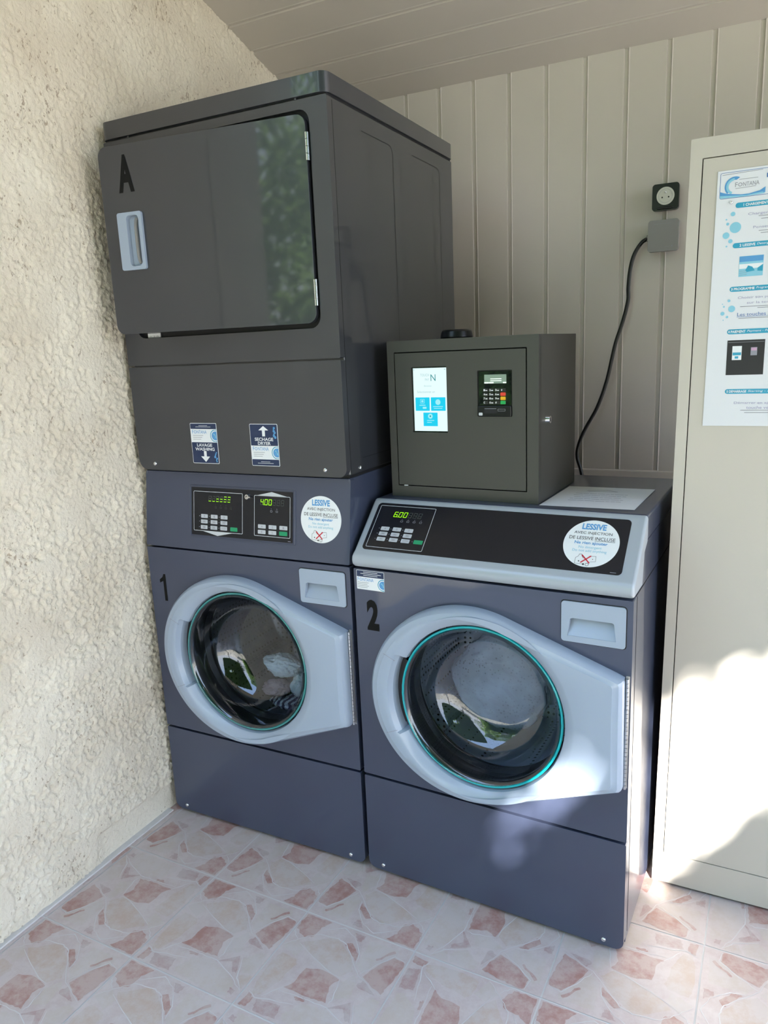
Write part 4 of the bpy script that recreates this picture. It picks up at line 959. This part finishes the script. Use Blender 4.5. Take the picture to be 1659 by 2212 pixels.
body_(.2705, .0560, 'Choisir son programme selon'); body_(.2595, .0740, 'sur la température du linge'); body_(.2365, .0570, 'Les touches A B C D', .0072, .0052, 'dark_blue_lettering', M['inkblue'])
A.line('dark_blue_lettering', M['inkblue'], [(.0565, .2315), (.155, .2315)], .0007, .0004)
body_(.0480, .0610, 'Démarrer en appuyant sur la'); body_(.0385, .0860, 'touche verte de la machine')
for u, v in ((.086, .4330), (.091, .4275), (.088, .4040), (.092, .3995), (.062, .2525), (.095, .2490), (.060, .2285), (.075, .0325), (.083, .0275)): A.line('fine_print', M['inkgrey'], [(u, v), (u+.075, v)], .0012, .0004)
for du, dv, k in ((0, 0, 1.0), (.0, -.1735, .62)):
    for u, v, r_ in ((.037, .442, .0045), (.025, .432, .0017), (.028, .423, .0030), (.043, .4145, .0110), (.026, .400, .0066), (.035, .388, .0042), (.028, .378, .0018)):
        uu = u if k == 1 else .036+(u-.034)*1.15*.9; vv_ = v if k == 1 else .2475+(v-.4120)*.62
        A.circle('turquoise_bubble#%.3f%.3f' % (uu, vv_), M['palecyan'], uu, vv_, r_*k, .0004, 20)
A.rect('product_picture', M['palecyan'], .0545, .3140, .1005, .3555, .0003); A.rect('picture_band', M['sky'], .0550, .3440, .1000, .3550, .0005); A.rect('picture_pale_band', M['white'], .0550, .3300, .1000, .3395, .0005)
A.loops('picture_blue_shape', M['cyanp'], [[(.0670, .3270), (.0720, .3360), (.0800, .3330), (.0850, .3250), (.0700, .3230)]], .0007); A.loops('picture_blue_shape', M['cyanp'], [[(.0900, .3300), (.1000, .3370), (.1000, .3230), (.0900, .3240)]], .0007)
for k in range(3): A.line('picture_line', M['inkgrey'], [(.0560, .3255-.004*k), (.0700, .3255-.004*k)], .0006, .0006)
A.rect('terminal_picture', M['inkblack'], .0410, .1090, .1140, .1830, .0003); A.rect('picture_screen', M['white'], .0515, .1410, .0700, .1705, .0005); A.rect('picture_tiles', M['cyanp'], .0525, .1510, .0690, .1570, .0007); A.rect('picture_tiles', M['cyanp'], .0570, .1440, .0640, .1490, .0007)
A.rect('picture_reader', M['inkgrey'], .0875, .1500, .1000, .1670, .0005); A.rect('picture_pink', P('pink_print', (.55, .33, .48), .5), .0885, .1600, .0990, .1660, .0007)
A.line('picture_edge', M['inkgrey'], [(.043, .1785), (.112, .1785)], .0008, .0005)
A.finish(po)
screw(po, .0340, -.0018, .4650, .0035, name='fixing_screw')

# ------------------------------------------------------------------ garden outside (seen in reflections, and shading the sun)
def leafmass(name, pts, size, mat, parent, seed):
    rs = random.Random(seed); bm = bmesh.new()
    for p_ in pts:
        a = Vector((rs.gauss(0, 1), rs.gauss(0, 1), rs.gauss(0, 1))).normalized(); b = a.orthogonal().normalized(); c = a.cross(b); s_ = size*(.6+.8*rs.random())
        q = [p_+b*s_*.5, p_+c*s_*.22+a*s_*.05, p_-b*s_*.5, p_-c*s_*.22+a*s_*.05]
        bm.faces.new([bm.verts.new(x) for x in q])
    return build(name, bm, mat, parent)
def tree(loc, h, r, n, mat, label, seed, size=.16):
    o = empty('tree', loc, 0, label, 'tree', 'garden trees outside the laundry shelter'); rs = random.Random(seed); pts = []
    cl = [(Vector((rs.gauss(0, .5)*r, rs.gauss(0, .5)*r, h*(.25+.65*rs.random()))), r*(.3+.3*rs.random())) for _ in range(22)]
    for _ in range(n):
        c, q = rs.choice(cl); d = Vector((rs.gauss(0, 1), rs.gauss(0, 1), rs.gauss(0, 1))).normalized(); pts.append(c+d*q*(.7+.3*rs.random()))
    leafmass('foliage', pts, size, mat, o, seed)
    tube('trunk', [(0, 0, 0), (.05, 0, h*.3), (0, .05, h*.7)], .09, M['bark'], o, res=3)
tree((-3.6, -3.2, -.13), 3.0, .7, 3000, M['leaf'], 'bright green garden tree beyond the shelter', 11)
tree((-7.0, -5.6, -.13), 5.0, 1.1, 5200, M['leafdark'], 'dark green garden tree beyond the shelter', 12)
tree((-1.2, -8.4, -.13), 4.0, 1.4, 5200, M['leaf'], 'leafy green tree straight out from the shelter', 13)
tree((2.6, -12.5, -.13), 4.2, 1.6, 5200, M['leafdark'], 'far dark tree across the garden', 14)
hg = empty('hedge', (-2.0, -5.4, -.13), 0, 'tall dense green hedge facing the shelter', 'hedge'); rs = random.Random(5)
pts = []
for _ in range(16000):
    x = rs.uniform(-2.3, 2.0); z = rs.uniform(0, 4.6); bump_ = .25*math.sin(x*3.1+z*1.3)+.2*math.sin(x*1.7-z*2.4)
    pts.append(Vector((x, bump_+rs.uniform(-.25, .12), z)))
leafmass('foliage', pts, .15, M['leafbright'], hg, 9)
bm = bmesh.new(); box(bm, -2.2, 1.9, -.85, -.55, 0, 1.8); build('dense_core', bm, M['leafdark'], hg)
# unseen overhanging tree; leaf gaps shaped to throw the dappled sun patches
cs = Vector((1.3, -.05, .45)); ctr = cs+SUN*3.9
e1 = Vector((0, 0, 1)).cross(SUN).normalized(); e2 = SUN.cross(e1)
def pr(p_): d = Vector(p_)-cs; return (d.dot(e1), d.dot(e2))
lit = []
lit.append([pr(q) for q in ((1.40, .255, .50), (1.45, .255, .57), (1.63, .255, .66), (2.05, .255, .86), (2.05, .255, .50), (1.66, .255, .30), (1.56, .255, .18), (1.46, .255, .06), (1.385, .255, .0), (1.38, .2, 0), (1.37, .255, .25))])
lit.append([pr(q) for q in ((1.20, -.03, .43), (1.285, -.03, .52), (1.315, -.03, .50), (1.280, -.03, .41), (1.205, -.03, .30), (1.125, -.03, .17), (1.045, -.03, .15), (1.05, -.03, .25), (1.12, -.03, .33))])
for (x, y, r_) in ((.867, -.153, .035), (.890, -.245, .05), (.277, -.556, .032), (.348, -.595, .036), (1.45, -.55, .0)):
    if r_: lit.append([pr((x+r_*math.cos(a), y+.8*r_*math.sin(a), 0)) for a in [2*PI*i/8 for i in range(8)]])
def inside(pt_, poly):
    x, y = pt_; c = False; j = len(poly)-1
    for i in range(len(poly)):
        (xi, yi), (xj, yj) = poly[i], poly[j]
        if (yi > y) != (yj > y) and x < (xj-xi)*(y-yi)/(yj-yi)+xi: c = not c
        j = i
    return c
ov = empty('shade_shaping_tree', (4.6, -5.2, -.13), 0, 'big overhanging tree out of view, leaf gaps shaped to shade the laundry shelter', 'tree'); base = Vector((4.6, -5.2, -.13))
rs = random.Random(77); bm = bmesh.new(); cnt = 0
while cnt < 30000:
    u = rs.uniform(-2.6, 2.2); v = rs.uniform(-1.9, 2.4); s_ = .05+.05*rs.random()
    if any(inside((u+dx*s_*.55, v+dy*s_*.55), pg) for pg in lit for dx, dy in ((0, 0), (1, 0), (-1, 0), (0, 1), (0, -1))): continue
    p_ = ctr+e1*u+e2*v+SUN*rs.uniform(-.12, .25)-base
    a = (SUN+Vector((rs.gauss(0, .35), rs.gauss(0, .35), rs.gauss(0, .35)))).normalized(); b = a.orthogonal().normalized(); b = Matrix.Rotation(rs.random()*6.28, 3, a) @ b; c = a.cross(b)
    bm.faces.new([bm.verts.new(x) for x in (p_+b*s_, p_+c*s_*.6+b*s_*.3, p_+c*s_*.5-b*s_*.4, p_-b*s_, p_-c*s_*.5-b*s_*.4, p_-c*s_*.6+b*s_*.3)]); cnt += 1
# twigs and a few loose leaves placed across the gaps to streak the sun patches
for (qa, qb, k_) in (((1.20, -.03, .43), (1.31, -.03, .50), 6), ((1.05, -.03, .20), (1.20, -.03, .38), 12), ((1.42, .255, .52), (2.0, .255, .74), 40), ((1.40, .255, .06), (1.66, .255, .28), 10)):
    for _ in range(k_):
        t_ = rs.random(); q = Vector(qa).lerp(Vector(qb), t_)+Vector((rs.gauss(0, .03), 0, rs.gauss(0, .035))); u, v = pr(q); s_ = .012+.012*rs.random()
        p_ = ctr+e1*u+e2*v-base; a = SUN; ang_ = .9+rs.gauss(0, .3); b = e1*math.cos(ang_)+e2*math.sin(ang_); c = a.cross(b)
        bm.faces.new([bm.verts.new(x) for x in (p_+b*s_*2.6, p_+c*s_*.7, p_-b*s_*2.6, p_-c*s_*.7)])
build('foliage', bm, M['leaf'], ov)
def canopy(q): u, v = pr(q); return tuple(ctr+e1*u+e2*v-base)
tube('twig', [canopy(q) for q in ((1.36, .255, .37), (1.45, .255, .43), (1.53, .255, .50), (1.63, .255, .60), (1.9, .255, .80))], .016, M['bark'], ov)  # placed so that its shadow draws a streak on the cabinet
tube('twig', [canopy(q) for q in ((1.38, .255, .08), (1.50, .255, .19), (1.60, .255, .31), (1.75, .255, .40))], .010, M['bark'], ov)
tube('trunk', [(0, 0, 0), (.05, .1, 1.0), (0, .2, 2.2), (-.5, .8, 3.1)], .12, M['bark'], ov, res=3)
